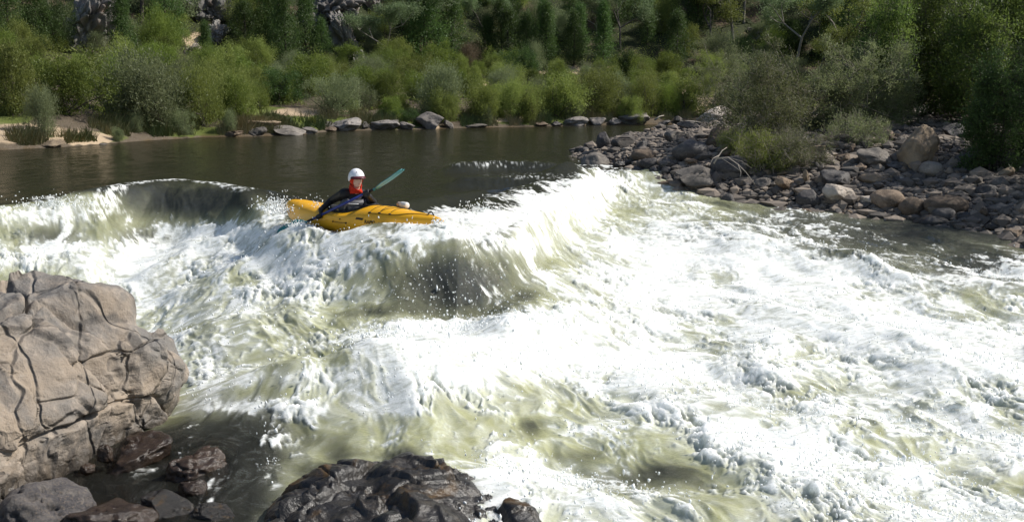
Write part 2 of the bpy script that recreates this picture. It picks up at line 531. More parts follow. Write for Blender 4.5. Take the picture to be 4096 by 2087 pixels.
def fmap(u, v):
    x = np.clip((u - 16) / 32.0, 0, 31); y = np.clip((v - 168) / 16.0, 0, 22)
    xi = np.clip(np.floor(x).astype(int), 0, 30); yi = np.clip(np.floor(y).astype(int), 0, 21)
    fx, fy = x - xi, y - yi
    fx = fx * fx * (3 - 2 * fx); fy = fy * fy * (3 - 2 * fy)
    a = FM[yi, xi] * (1 - fx) + FM[yi, xi + 1] * fx
    b = FM[yi + 1, xi] * (1 - fx) + FM[yi + 1, xi + 1] * fx
    return (a * (1 - fy) + b * fy) * ss(150, 166, v)

us = np.concatenate([np.arange(-420, -40, 4.0), np.arange(-40, 1064, 1.05), np.arange(1064, 1460, 4.0)])
vs = np.concatenate([np.array([97, 99, 102, 106, 110]), np.arange(114, 160, 1.0), np.arange(160, 535, 0.62), np.arange(535, 760, 3.0)])
U, V = np.meshgrid(us, vs)
dz = -(SP + (V - 260.5) / F * CP); dy = CP - (V - 260.5) / F * SP
zp = -0.5 * ss(150, 260, V) - 0.3 * ss(250, 420, V)          # rough level used only to space the mesh
T = (zp - CAMZ) / dz
X, Y = (U - 512) / F * T, dy * T
L = level(X, Y)
crest = np.interp(X, _cx, _cy)
rap = ss(-0.9, 0.6, crest - Y)                                # 1 inside the rapid

def line_w(px, z=0.0):
    return [tuple(P(u, v, zz)[:2]) for u, v, zz in [(p[0], p[1], p[2] if len(p) > 2 else z) for p in px]]

def ridge(pts, amp, w_near, w_far):
    """long wave: gaussian across a line, with different widths up- and downstream"""
    pts = np.array(pts)
    best = np.full(X.shape, 1e9); side = np.zeros(X.shape)
    for (ax, ay), (bx, by) in zip(pts[:-1], pts[1:]):
        ex, ey = bx - ax, by - ay
        t = np.clip(((X - ax) * ex + (Y - ay) * ey) / (ex * ex + ey * ey), 0, 1)
        qx, qy = X - ax - t * ex, Y - ay - t * ey
        d = np.hypot(qx, qy)
        m = d < best
        side = np.where(m, np.where(qy > 0, w_far, w_near), side); best = np.where(m, d, best)
    return amp * np.exp(-(best / side) ** 2)

big = np.zeros_like(X)
hump = ridge(line_w([(95, 200, .1), (130, 191, .1), (175, 187, .1), (215, 191, .1), (250, 200, .05)]), 1.0, 0.6, 0.8)
big += 0.25 * hump      # smooth hump over a hidden rock
big += ridge(line_w([(-30, 228, .1), (20, 221, .1), (60, 219, .1), (85, 214, .05)]), 0.22, 0.6, 0.4)                         # broken wave at far left
big -= ridge(line_w([(20, 250, -.3), (90, 250, -.3)]), 0.10, 0.5, 0.5)
big -= ridge(line_w([(130, 232, -.3), (160, 226, -.3)]), 0.12, 0.4, 0.5)
big += ridge(line_w([(140, 247, -.3), (190, 236, -.3), (240, 227, -.2), (282, 216, -.1)]), 0.15, 0.6, 0.35)                   # foam pile below the hump
big += ridge(line_w([(445, 232), (478, 218), (510, 206), (548, 192), (580, 178)]), 0.24, 0.6, 0.4)                            # white curl right of the bow
big += ridge(line_w([(462, 170), (500, 168), (550, 170)]), 0.20, 0.4, 0.3)
big += ridge(line_w([(470, 186), (520, 186), (565, 182)]), 0.20, 0.4, 0.4)
big += ridge(line_w([(400, 214), (440, 206), (475, 202)]), 0.18, 0.35, 0.5)
big += ridge(line_w([(374, 239), (405, 241), (432, 244), (452, 246)]), 0.19, 0.30, 0.11)                                      # lip of foam along the hull
big += ridge(line_w([(300, 232), (340, 240), (380, 247), (435, 250)]), 0.10, 0.55, 0.25)
big -= ridge(line_w([(455, 300, -.4), (462, 325, -.45)]), 0.22, 0.5, 0.6)                                                     # hole under the pour-over
big -= ridge(line_w([(380, 330, -.4), (420, 335, -.4)]), 0.06, 0.4, 0.4)
big += ridge(line_w([(330, 372, -.6), (370, 350, -.55), (420, 342, -.5), (470, 335, -.5), (505, 318, -.45), (535, 296, -.4)]), 0.19, 0.8, 0.32)   # foam pile
big += ridge(line_w([(560, 330, -.5), (640, 350, -.6), (720, 400, -.8)]), 0.16, 0.5, 0.4)
big += ridge(line_w([(500, 480, -.9), (600, 505, -.95), (700, 520, -.95)]), 0.14, 0.35, 0.3)
big -= ridge(line_w([(520, 470, -.9), (640, 480, -.9), (700, 500, -.95)]), 0.04, 0.4, 0.4)
big += ridge(line_w([(600, 405, -.8), (680, 440, -.9), (760, 470, -.95), (860, 495, -.95)]), 0.05, 0.5, 0.5)
big += ridge(line_w([(690, 215, -.4), (760, 238, -.5), (830, 250, -.6)]), 0.12, 0.5, 0.4)
big += ridge(line_w([(760, 300, -.7), (860, 330, -.8), (960, 370, -.85)]), 0.14, 0.5, 0.45)
big += ridge(line_w([(860, 260, -.7), (930, 275, -.75), (1030, 290, -.8)]), 0.10, 0.4, 0.4)
big += ridge(line_w([(830, 430, -.9), (920, 440, -.9), (1030, 470, -.95)]), 0.06, 0.4, 0.4)
big += ridge(line_w([(180, 402, -.85), (250, 400, -.85), (330, 402, -.85), (395, 395, -.8)]), 0.09, 0.3, 0.35)
big += ridge(line_w([(70, 275, -.55), (0, 272, -.55)]), 0.08, 0.4, 0.5)
big += ridge(line_w([(190, 282, -.6), (260, 276, -.55)]), 0.10, 0.5, 0.5)
big += ridge(line_w([(200, 340, -.75), (290, 330, -.7)]), 0.08, 0.5, 0.5)
# flow-aligned coordinates (the current runs away from the far left towards the near right)
fx, fy = 0.42, -0.908
ax_, ac_ = X * fx + Y * fy, X * fy - Y * fx
wx, wy = fbm(X * .7, Y * .7, 3, 3) * .35, fbm(X * .7, Y * .7, 9, 3) * .35
big += rap * 0.10 * fbm((ax_ + wx) * .55, (ac_ + wy) * .9, 1.5, 3)
calm = 0.6 + 0.4 * ss(7.6, 8.8, Y + 0.9 * X + 1.2)
Z = L + big * np.where(rap > .02, 1, 1)
u1, v1 = proj(X, Y, Z)
m = fmap(u1, v1)
m = np.where(u1 > 1024, 0.72 * rap * ss(0.0, 1.5, -s_bar(X, Y)), m)
m = np.where(v1 > 528, FM[22, np.clip((u1 / 32).astype(int), 0, 31)], m)
zone = lambda u0, v0, su, sv: np.exp(-((u1 - u0) / su) ** 2 - ((v1 - v0) / sv) ** 2)
glass = np.clip(zone(170, 205, 80, 20) + 1.2 * zone(458, 286, 62, 36) + zone(520, 180, 90, 22), 0, 1)   # smooth accelerating water
# foam: warped streaks along the flow, torn into webs
qx, qy = (ax_ + wx), (ac_ + wy)
st = fbm(qx * 1.0, qy * 2.6, 4.0, 5, 0.6)
w2x, w2y = fbm(X * 2.1, Y * 2.1, 13, 3) * .16, fbm(X * 2.1, Y * 2.1, 19, 3) * .16
web = 1 - np.abs(fbm((X + w2x * 2) * 2.4, (Y + w2y * 2) * 2.0, 6.0, 3)) * 2.2
web2 = 1 - np.abs(fbm((qx + w2x) * 4.2, (qy + w2y) * 6.5, 8.0, 3)) * 2.2
fine = fbm(qx * 9, qy * 14, 2.0, 3, .65)
nn = 0.34 * st + 0.22 * (web - .35) + 0.24 * (web2 - .35) + 0.20 * fine
fc = m + nn * (0.40 + 1.0 * np.clip(4 * m * (1 - m), 0, 1) * 0.75)
foam = ss(0.54, 1.14, fc) * ss(0.02, 0.12, m)
foam = np.maximum(foam, .75 * ss(.90, 1.0, hump) * ss(-.35, .35, fine + .6 * st))
foam = np.maximum(foam, .8 * ss(.0, .45, web2 * .5 + fine * .6 - .2) * np.clip(zone(500, 164, 45, 3.2) + zone(540, 176, 35, 3), 0, 1))
# smaller waves and lumps
bil = lambda s, zz, o=2: np.abs(fbm((X + w2x) * s, (Y + w2y) * s * .8, zz, o)) * 2 - 0.35
bfl = lambda sa, sc_, zz, o=2: np.abs(fbm((qx + w2x) * sa, (qy + w2y) * sc_, zz, o)) * 2 - 0.35
lump = 0.080 * fbm(qx * .75, qy * 1.25, 21, 2) + 0.010 * bfl(1.9, 3.2, 23, 2) + (0.0045 * bil(6.0, 27, 2) + 0.0035 * bil(13, 29, 1)) * (1 - .6 * ss(380, 430, v1))
chop = 0.05 * (0.6 - np.abs(fbm(qx * 1.1, qy * 2.2, 31, 3)) * 1.6) + 0.022 * (0.6 - np.abs(fbm(qx * 3.2, qy * 5.5, 33, 2)) * 1.6) + 0.004 * fbm(qx * 7, qy * 10, 35, 2)
act = np.clip(rap * (0.25 + 0.9 * m), 0, 1) * calm
edge = ss(-.2, 1.4, -s_bar(X, Y))
Z = Z + act * (foam * lump * 1.0 + (1 - foam) * chop * (1 - .6 * glass)) * (0.35 + 0.65 * edge) + 0.035 * foam * act
tip = ss(0.35, .9, m) * (1 - rap)
Z = Z + tip * foam * (lump * .7 + .02)
Z += (1 - rap) * (0.010 * fbm(X * .55, Y * .30, 41, 3) + 0.006 * fbm(X * 2.4, Y * 1.2, 43, 2)) + glass * 0.018 * fbm(qx * 2.0, qy * 6, 45, 3) + 0.006 * glass * fbm(X * 12, Y * 12, 46, 2)
aer = ss(.26, .80, m + .55 * nn) * np.clip(rap * 1.5, 0, 1)
milk = np.clip(rap * ss(.12, .46, m + .1 * st) * (1 - 0.92 * glass) * (0.78 + .22 * ss(-.5, .4, st)), 0, 1)
for a in ((250, 430, 75, 32), (240, 490, 60, 40), (880, 235, 90, 22), (980, 262, 60, 22), (50, 236, 34, 14), (640, 480, 70, 14), (150, 238, 40, 12), (700, 240, 40, 14), (800, 218, 70, 16), (880, 238, 100, 22), (985, 262, 90, 22), (455, 284, 62, 32)):
    milk *= 1 - 0.8 * zone(*a)
clear = ss(-1.35, -2.1, X + 0.12 * (Y - 6)) * ss(8.0, 7.0, Y) * (1 - foam)
milk *= 1 - .95 * ss(.0, .5, clear)
aer *= 1 - .9 * glass
nr, nc = X.shape
idx = np.arange(nr * nc, dtype=np.int32).reshape(nr, nc)
quads = np.stack([idx[:-1, :-1], idx[1:, :-1], idx[1:, 1:], idx[:-1, 1:]], -1).reshape(-1, 4)
k = NT("river_water")
tc = k.n("TexCoord").outputs["Object"]
mp = k.n("Mapping"); k.l(tc, mp.inputs[0]); mp.inputs["Rotation"].default_value = (0, 0, math.radians(65)); mp.inputs["Scale"].default_value = (1, 2.0, 1)
fl = mp.outputs[0]
nA, nB, nC = k.noise(11, 5, .65, fl, .8), k.noise(42, 4, .7, fl), k.noise(5, 4, .6, tc, 1.2)
fo = k.attr("foam")
det = k.math('ADD', k.math('MULTIPLY', k.math('SUBTRACT', nA, .5), 1.1), k.math('MULTIPLY', k.math('SUBTRACT', nB, .5), 0.8))
mid = k.math('MULTIPLY', k.math('MULTIPLY', fo, k.math('SUBTRACT', 1.15, fo)), 3.0)
fd = k.math('ADD', fo, k.math('MULTIPLY', det, mid))
ff = k.step(fd, 0.04, 0.92)
mk = k.attr("milk")
olive = k.mix(nC, (0.29, 0.295, 0.135), (0.47, 0.48, 0.29))
olive = k.mix(k.math('MULTIPLY', k.attr('aer'), .85), olive, k.mix(nC, (0.53, 0.545, 0.45), (0.66, 0.68, 0.60)))
deep = k.mix(nC, (0.013, 0.013, 0.007), (0.032, 0.030, 0.014))
rp = k.attr("rapid")
deep = k.mix(rp, deep, k.mix(nC, (0.024, 0.026, 0.021), (0.062, 0.064, 0.052)))
body_c = k.mix(mk, deep, olive)
hb = k.math('ADD', k.math('MULTIPLY', nA, .7), k.math('MULTIPLY', nB, .45))
k.bump(hb, 1.0, 0.03)
bn = k.t.nodes[-1]
k.l(k.math('ADD', k.math('MULTIPLY', rp, 0.45), 0.55), bn.inputs["Strength"])
dif = k.n("BsdfDiffuse"); k.l(body_c, dif.inputs[0])
gl0 = k.n("BsdfGlossy"); gl0.inputs["Roughness"].default_value = 0.075; k.l(bn.outputs[0], gl0.inputs["Normal"])
fr0 = k.n("Fresnel"); fr0.inputs[0].default_value = 1.33; k.l(bn.outputs[0], fr0.inputs[1])
wm = k.n("MixShader"); k.l(fr0.outputs[0], wm.inputs[0]); k.l(dif.outputs[0], wm.inputs[1]); k.l(gl0.outputs[0], wm.inputs[2])
fb = k.n("BsdfPrincipled")
mp3 = k.n("Mapping"); k.l(tc, mp3.inputs[0]); mp3.inputs["Rotation"].default_value = (0, 0, math.radians(65)); mp3.inputs["Scale"].default_value = (1, 3.2, 1)
nS = k.noise(3.2, 7, .68, mp3.outputs[0], 1.4)
fcol = k.mix(k.step(nS, .44, .66), (0.83, 0.845, 0.82), (0.53, 0.545, 0.485))
fcol = k.mix(k.math('MULTIPLY', k.step(nB, .52, .72), .5), fcol, (0.60, 0.615, 0.56))
k.l(fcol, fb.inputs["Base Color"])
fb.inputs["Roughness"].default_value = 0.55; fb.inputs["Specular IOR Level"].default_value = 0.3
fb.inputs["Subsurface Weight"].default_value = 1.0
fb.inputs["Subsurface Radius"].default_value = (0.16, 0.165, 0.17); fb.inputs["Subsurface Scale"].default_value = 1.0
k.l(k.bump(k.math('ADD', nA, nB), 0.35, 0.03), fb.inputs["Normal"])
# shallow clear water: tinted look-through with a mirror coat
trn = k.n("BsdfTransparent"); trn.inputs[0].default_value = (0.62, 0.50, 0.30, 1)
gls = k.n("BsdfGlossy"); gls.inputs["Roughness"].default_value = 0.06
k.l(bn.outputs[0], gls.inputs["Normal"])
fr = k.n("Fresnel"); fr.inputs[0].default_value = 1.33; k.l(bn.outputs[0], fr.inputs[1])
m0 = k.n("MixShader"); k.l(fr.outputs[0], m0.inputs[0]); k.l(trn.outputs[0], m0.inputs[1]); k.l(gls.outputs[0], m0.inputs[2])
m1 = k.n("MixShader"); k.l(k.math('MULTIPLY', k.attr("clear"), .8), m1.inputs[0]); k.l(wm.outputs[0], m1.inputs[1]); k.l(m0.outputs[0], m1.inputs[2])
m2 = k.n("MixShader"); k.l(ff, m2.inputs[0]); k.l(m1.outputs[0], m2.inputs[1]); k.l(fb.outputs[0], m2.inputs[2])
k.l(m2.outputs[0], k.out.inputs[0])
water = link("water", np_mesh("water", np.stack([X, Y, Z], -1).reshape(-1, 3), quads, True,
             {"foam": foam.ravel(), "milk": milk.ravel(), "clear": clear.ravel(), "aer": aer.ravel(), "rapid": rap.ravel()}), k.m)
tag(water, kind="structure")

def water_z(x, y):
    i = np.argmin(np.abs(X - x) + np.abs(Y - y)); return float(Z.ravel()[i])

# beads and flecks thrown up from the white water, some imitating sun glints
gp = np.gradient(Z, axis=0); gq = np.abs(np.gradient(foam, axis=1)) + np.abs(np.gradient(foam, axis=0))
u2, v2 = proj(X, Y, Z)
prob = (foam > .35) * act * (0.15 + 10 * np.clip(gp, 0, .03) * 10 + 1.2 * gq) * (u2 > -60) * (u2 < 1090) * (v2 < 540) * (v2 > 150)
prob += 1.3 * zone(455, 285, 62, 26) + .25 * zone(300, 270, 120, 20) * act + .12 * act * zone(300, 340, 150, 60)  # extra white beads over the pour-over stand in for sun glints
prob = prob.ravel() * (np.clip(Y.ravel(), 4, 20) / 10) ** -1.0
NS = 12000
pick = rng.choice(prob.size, NS, p=prob / prob.sum())
bv, bf = ico(1)
pos = np.stack([X.ravel()[pick], Y.ravel()[pick], Z.ravel()[pick]], -1)
pos[:, :2] += rng.normal(0, .03, (NS, 2))
pos[:, 2] += np.abs(rng.normal(0, .045, NS)) * (1 + 1.5 * (rng.random(NS) < .1)) + .002
size = np.clip(rng.lognormal(-5.4, .42, NS), .0022, .020)
extra = []
def jet(u, v, y, n, su, sv, sd, smin, smax):
    c = D(u, v, y)
    for _ in range(n):
        q = D(u + rng.normal(0, su), v - abs(rng.normal(0, sv)), y + rng.normal(0, sd))
        extra.append((*q, rng.uniform(smin, smax)))
jet(284, 214, 13.4, 323, 8, 7, .12, 0.0033, 0.0099)      # at the stern
jet(276, 210, 13.8, 304, 10, 7, .15, 0.0033, 0.0110)
jet(318, 207, 12.9, 49, 5, 6, .10, 0.0033, 0.0088)
jet(440, 225, 11.75, 152, 4, 3, .1, 0.0033, 0.0088)       # at the bow
jet(300, 226, 12.6, 114, 8, 3, .1, 0.0033, 0.0088)        # at the dipping blade
jet(397, 383, 8.3, 209, 3, 9, .05, 0.0044, 0.0165)        # little spout
jet(480, 212, 12.6, 152, 9, 5, .1, 0.0033, 0.0099)
jet(55, 206, 15.0, 304, 20, 5, .1, 0.0033, 0.0110)
jet(470, 330, 9.6, 304, 40, 6, .1, 0.0033, 0.0110)
jet(272, 468, 6.9, 114, 5, 5, .05, 0.0017, 0.0055)
ex = np.array(extra)
pos = np.concatenate([pos, ex[:, :3]]); size = np.concatenate([size, ex[:, 3]])
n = len(pos)
stretch = np.stack([rng.uniform(.6, 1.3, n), rng.uniform(.6, 1.2, n), rng.uniform(.6, 2.2, n)], -1) * size[:, None]
sv = (pos[:, None, :] + bv[None] * stretch[:, None, :] * (1 + .25 * rng.normal(size=(n, len(bv), 1)))).reshape(-1, 3)
sfc = (bf[None] + (np.arange(n) * len(bv))[:, None, None]).reshape(-1, 3)
k = NT("spray_glint_beads")
k.b.inputs["Base Color"].default_value = (0.86, 0.88, 0.87, 1); k.b.inputs["Roughness"].default_value = 0.25
spray_and_glints = link("spray_and_glints", np_mesh("spray_and_glints", sv, sfc), k.m)
tag(spray_and_glints, "white beads of flying splash and imitation sun glints above the rapid", None, None, "stuff")
# ------------------------------------------------------------------ stones
things = []          # (object, description, u, v, hero?)

def rock_mesh(name, seed, sub=4, cuts=7, rough=0.10, scale=(1, 1, 1), flat=0.0, keep=.72):
    r = np.random.default_rng(seed)
    v, f = ico(sub); v = v.copy()
    for _ in range(cuts):
        nrm = r.normal(size=3); nrm /= np.linalg.norm(nrm)
        h = r.uniform(keep - .17, keep + .13)
        d = v @ nrm - h
        v -= nrm * (np.maximum(d, 0) * 0.93)[:, None]
    o = r.uniform(0, 50, 3)
    nrm = v / np.linalg.norm(v, axis=1)[:, None]
    n = fbm(v[:, 0] * 1.3 + o[0], v[:, 1] * 1.3 + o[1], v[:, 2] * 1.3 + o[2], 5, .5)
    cr = np.abs(fbm(v[:, 0] * 1.1 + o[1], v[:, 1] * 1.1 + o[2], v[:, 2] * 1.6 + o[0], 3))
    v = v + nrm * (rough * n - rough * .9 * np.exp(-(cr / .045) ** 2))[:, None]
    v = v / np.abs(v).max(0) * np.array(scale)
    if flat: v[:, 2] = np.where(v[:, 2] > 0, v[:, 2] * (1 - flat), v[:, 2])
    return np_mesh(name, v, f)

ROUND = [rock_mesh("boulder", 100 + i, 4, 3, 0.07, keep=.86) for i in range(5)]
ANG = [rock_mesh("boulder", 200 + i, 4, 10, 0.15, keep=.63) for i in range(7)]
def cliff_mesh(seed):
    me = rock_mesh("cliff", seed, 6, 12, 0.22, keep=.64)
    n = len(me.vertices); c = np.empty(n * 3, np.float32); me.vertices.foreach_get("co", c); c = c.reshape(-1, 3).astype(float)
    nr_ = c / np.linalg.norm(c, axis=1)[:, None]
    d = 0
    for sc_, off, sd in (((2.2, 2.2, 1.1), .26, seed), ((5, 5, 2.6), .10, seed + 3), ((11, 11, 7), .04, seed + 5)):
        f1, f2, iv, rel = voronoi(c * np.array(sc_) + .3 * fbm(c[:, 0] * 2, c[:, 1] * 2, c[:, 2] * 2, 2)[:, None], sd)
        tl_ = np.stack([np.sin(iv * 91), np.sin(iv * 57 + 2), np.sin(iv * 33 + 4)], -1)
        d = d + (off * (iv - .5) + off * .6 * (rel * tl_).sum(1)) * ss(0, .05, f2 - f1) - off * .3 * np.exp(-((f2 - f1) / .05) ** 2)
    c = c + nr_ * d[:, None]
    me.vertices.foreach_set("co", c.astype(np.float32).ravel()); me.update()
    return me
CLIFF = [cliff_mesh(400 + i) for i in range(4)]
COB = [rock_mesh("cobble", 300 + i, 3, 5, 0.08, keep=.76) for i in range(8)]
_matmesh = {}
def with_mat(me, mat):
    key = (me.name, mat)
    if key not in _matmesh:
        c = me.copy(); c.materials.clear(); c.materials.append(M[mat]); _matmesh[key] = c
    return _matmesh[key]

def put_rock(u, v, w, h, mat, me, desc, name="boulder", y=None, rz=None, tilt=0.0, hero=None, group=None, sink=.25, depth=1.0, base=None, cat="rock"):
    """a stone whose foot shows at (u, v), w x h picture units large where it stands"""
    p = hit(u, v) if base is None else base
    if y is not None: p = D(u, v, y)
    s = np.hypot(p[1], p[2] - CAMZ) / F
    hx, hz = w * s / 2, h * s / 2 * (1 + sink)
    o = bpy.data.objects.new(name, with_mat(me, mat)); COL.objects.link(o)
    o.location = (p[0], p[1] + hx * .55 * depth, p[2] + hz - 2 * hz * sink / (1 + sink))
    o.scale = (hx, hx * depth, hz)
    # a stone only turns about the vertical by a little, so that its width stays as seen
    o.rotation_euler = (tilt * .3, tilt, rz if rz is not None else random.choice((0, math.pi)) + random.uniform(-.25, .25))
    if group: o["group"] = group
    o["category"] = cat
    things.append((o, desc, u, v - h / 2, hero))
    return o

A_ = lambda i: ANG[i % 7]
R_ = lambda i: ROUND[i % 5]
BARG = "boulders on the stony bar"
# the stony bar: (u, v foot, w, h, material, mesh, description, hero name or None, tilt)
BARROCKS = [
 (604, 148, 15, 16, 'dark', R_(0), "dark rounded boulder standing in the pool at the tip of the bar", "dark rounded boulder at the tip", 0),
 (622, 149, 29, 14, 'grey', A_(0), "grey peaked boulder beside the dark round one at the bar's tip", "grey peaked boulder", .15),
 (584, 152.5, 11, 6, 'dark', R_(1), "small dark stone lying out in the water left of the bar", None, 0),
 (595.5, 171, 30, 18, 'grey', R_(2), "smooth grey boulder with foam breaking at its foot", "smooth grey boulder in the foam", 0),
 (619, 171, 14, 12, 'wet', A_(1), "wet black stone right of the smooth grey boulder in the foam", None, 0),
 (645, 160, 27, 11, 'brown', R_(3), "rounded brown boulder lying across darker stones", "rounded brown boulder", -.1),
 (650, 168.5, 20, 11, 'dark', R_(4), "dark boulder in front of the rounded brown boulder", None, 0),
 (667, 168.5, 16, 12, 'dark', A_(2), "dark blunt stone at the water below the purple-grey boulder", None, 0),
 (692, 161, 40, 20, 'dark', R_(0), "big smooth purple-grey boulder", "big smooth purple-grey boulder", .12),
 (697.5, 190, 46, 27, 'grey', A_(3), "big squared boulder with sunlit right end at the water's edge", "big squared boulder", .05),
 (733, 176, 42, 21, 'dark', R_(1), "large dark boulder under the bleached branches", "large dark boulder under the branches", 0),
 (693, 166, 20, 7, 'brown', A_(4), "low brown stone behind the big squared boulder", None, 0),
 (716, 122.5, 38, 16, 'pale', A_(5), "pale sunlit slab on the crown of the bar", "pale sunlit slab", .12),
 (679, 124.5, 11, 10, 'grey', A_(6), "upright grey stone with a bright right edge by the far channel", None, .2),
 (692, 128.5, 27, 10, 'grey', A_(1), "grey boulder in front of the pale sunlit slab", None, 0),
 (723, 149, 36, 24, 'brown', A_(2), "tilted brown slab leaning under the shrubs", "tilted brown slab", -.35),
 (675, 143, 28, 15, 'grey', A_(0), "ragged grey outcrop on the back of the bar", "ragged grey outcrop", .1),
 (649, 141, 10, 7, 'grey', A_(3), "small pale-topped stone on the back edge of the bar", None, 0),
 (614, 153, 17, 6, 'grey', A_(5), "low broken grey stone below the peaked boulder", None, 0),
 (628, 152, 12, 6, 'pale', A_(6), "small pale broken stone in the middle of the tip", None, 0),
 (640, 172, 16, 5, 'wet', R_(3), "flat wet stone awash at the water's edge", None, 0),
 (765, 189, 22, 11, 'grey', R_(2), "flat-topped grey stone with a light top", None, 0),
 (667, 182, 12, 6, 'wet', R_(4), "small wet stone awash left of the squared boulder", None, 0),
 (841, 206, 37, 23, 'pale', A_(4), "pale pitted boulder near the water", "pale pitted boulder", -.12),
 (840, 191, 37, 24, 'dark', A_(0), "dark blue-grey wedge of rock behind the pale pitted boulder", "dark blue-grey wedge", .3),
 (811, 209, 26, 18, 'dark', R_(0), "dark wet boulder with a tan top left of the pitted one", "dark wet boulder with the tan top", 0),
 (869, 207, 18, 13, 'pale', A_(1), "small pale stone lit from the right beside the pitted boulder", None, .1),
 (922, 167, 44, 41, 'tan', A_(5), "huge tan three-sided boulder, the highest on the bar", "huge tan three-sided boulder", .1),
 (880, 170, 45, 21, 'grey', A_(2), "long grey slab leaning on the huge tan boulder", "long leaning grey slab", -.38),
 (933, 178, 24, 15, 'pale', R_(1), "pale rounded boulder below the huge tan one", "pale rounded boulder", 0),
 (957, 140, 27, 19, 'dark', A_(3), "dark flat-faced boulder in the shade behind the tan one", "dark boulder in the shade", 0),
 (915, 217, 28, 19, 'brown', R_(2), "brown domed boulder at the water's edge", "brown domed boulder", 0),
 (951, 214, 45, 18, 'brown', R_(3), "long smooth brown boulder above the water line", "long smooth brown boulder", 0),
 (946, 221, 23, 15, 'dark', R_(4), "dark ball-shaped boulder in front of the long smooth one", "dark ball-shaped boulder", 0),
 (934, 229, 37, 12, 'wet', R_(0), "wet black whale-backed stone at the water's edge", "wet whale-backed stone", 0),
 (985, 220, 12, 13, 'brown', A_(4), "upright brown stone right of the ball-shaped boulder", None, 0),
 (1011, 221, 22, 16, 'grey', A_(6), "grey broken boulder with sunlit corner near the water", "grey broken boulder", 0),
 (995, 233, 16, 8, 'wet', R_(1), "low wet stone awash near the right end of the bar", None, 0),
 (1014, 243, 28, 16, 'brown', A_(0), "brown boulder at the water, the nearest on the bar", "nearest brown boulder", .1),
 (966, 230, 20, 8, 'wet', A_(1), "flat wet stone between the whale-backed and the nearest boulder", None, 0),
 (874, 184, 28, 9, 'tan', R_(2), "flat tan slab lying sunlit behind the pitted boulder", "flat tan slab", 0),
 (890, 209, 34, 20, 'brown', R_(4), "broad brown boulder right of the pitted one", "broad brown boulder", 0),
 (863, 172, 16, 9, 'brown', A_(2), "brown stone at the low end of the leaning slab", None, 0),
 (897, 169, 27, 8, 'dark', A_(3), "dark low stone under the leaning grey slab", None, .1),
 (786, 192, 24, 15, 'brown', A_(4), "brown blocky boulder by the water below the low shrub", "brown blocky boulder", 0),
 (787, 176, 21, 5, 'tan', A_(6), "thin tan slab lying beneath the low shrub", None, .1),
 (800, 168, 14, 11, 'brown', A_(5), "brown stone among dry stalks on the bar", None, 0),
 (819, 155, 21, 10, 'tan', A_(1), "tan sunlit stone in the middle of the bar", "tan sunlit stone mid-bar", .2),
 (846, 163, 16, 12, 'brown', A_(0), "brown stone above the blue-grey wedge", None, 0),
 (974, 167, 33, 13, 'dark', R_(3), "dark long boulder below the shade trees", "dark long boulder below the trees", 0),
 (1003, 189, 18, 12, 'grey', R_(0), "grey rounded stone near the right-hand sapling", None, 0),
 (990, 197, 24, 12, 'dark', R_(2), "dark rounded stone below the right-hand sapling", None, 0),
 (758, 165, 20, 9, 'dark', A_(3), "dark stone beneath the low green shrub", None, 0),
 (826, 183, 13, 9, 'brown', A_(2), "brown stone left of the blue-grey wedge", None, 0),
 (806, 184, 9, 15, 'tan', A_(4), "narrow upright tan stone catching the sun", "narrow upright tan stone", .1),
]
for (u, v, w, h, mt, me, ds, hero, tl) in BARROCKS:
    put_rock(u, v, w, h, mt, me, ds, tilt=tl, hero=hero, group=BARG)
# smaller stones between them, each its own
placed = [(b[0], b[1] - b[3] / 2, b[2] / 2, b[3] / 2) for b in BARROCKS]
cnt = 0; tries = 0
while cnt < 190 and tries < 9000:
    tries += 1
    u = rng.uniform(585, 1034); v = rng.uniform(124, 238)
    p = hit(u, v)
    if p[1] > 60: continue
    sb_ = float(s_bar(np.array([p[0]]), np.array([p[1]]))[0])
    if sb_ < -0.35 or sb_ > 17: continue
    w = float(np.clip(rng.lognormal(2.1, .50), 4.5, 24)) * (18 / p[1]) ** .45
    h = w * rng.uniform(.38, .9)
    if any(abs(u - a) < c + w * .32 and abs(v - h / 2 - b) < d + h * .22 for a, b, c, d in placed): continue
    placed.append((u, v - h / 2, w / 2 * .8, h / 2 * .8))
    wetp = sb_ < .7
    mt = rng.choice(['wet', 'dark', 'brown']) if wetp else rng.choice(['grey', 'grey', 'brown', 'brown', 'dark', 'tan', 'tan', 'pale'])
    tone = {'wet': 'wet black', 'dark': 'dark', 'brown': 'brown', 'grey': 'grey', 'tan': 'tan', 'pale': 'pale'}[mt]
    szw = "small" if w < 8 else "medium" if w < 13 else "larger"
    me = COB[int(rng.integers(8))] if rng.random() < .3 else ANG[int(rng.integers(7))]
    put_rock(u, v, w, h, mt, me, f"{szw} {tone} stone", name="stone", tilt=rng.uniform(-.5, .5), rz=rng.uniform(0, 6.28), group="smaller stones on the stony bar", depth=rng.uniform(.8, 1.3))
    cnt += 1
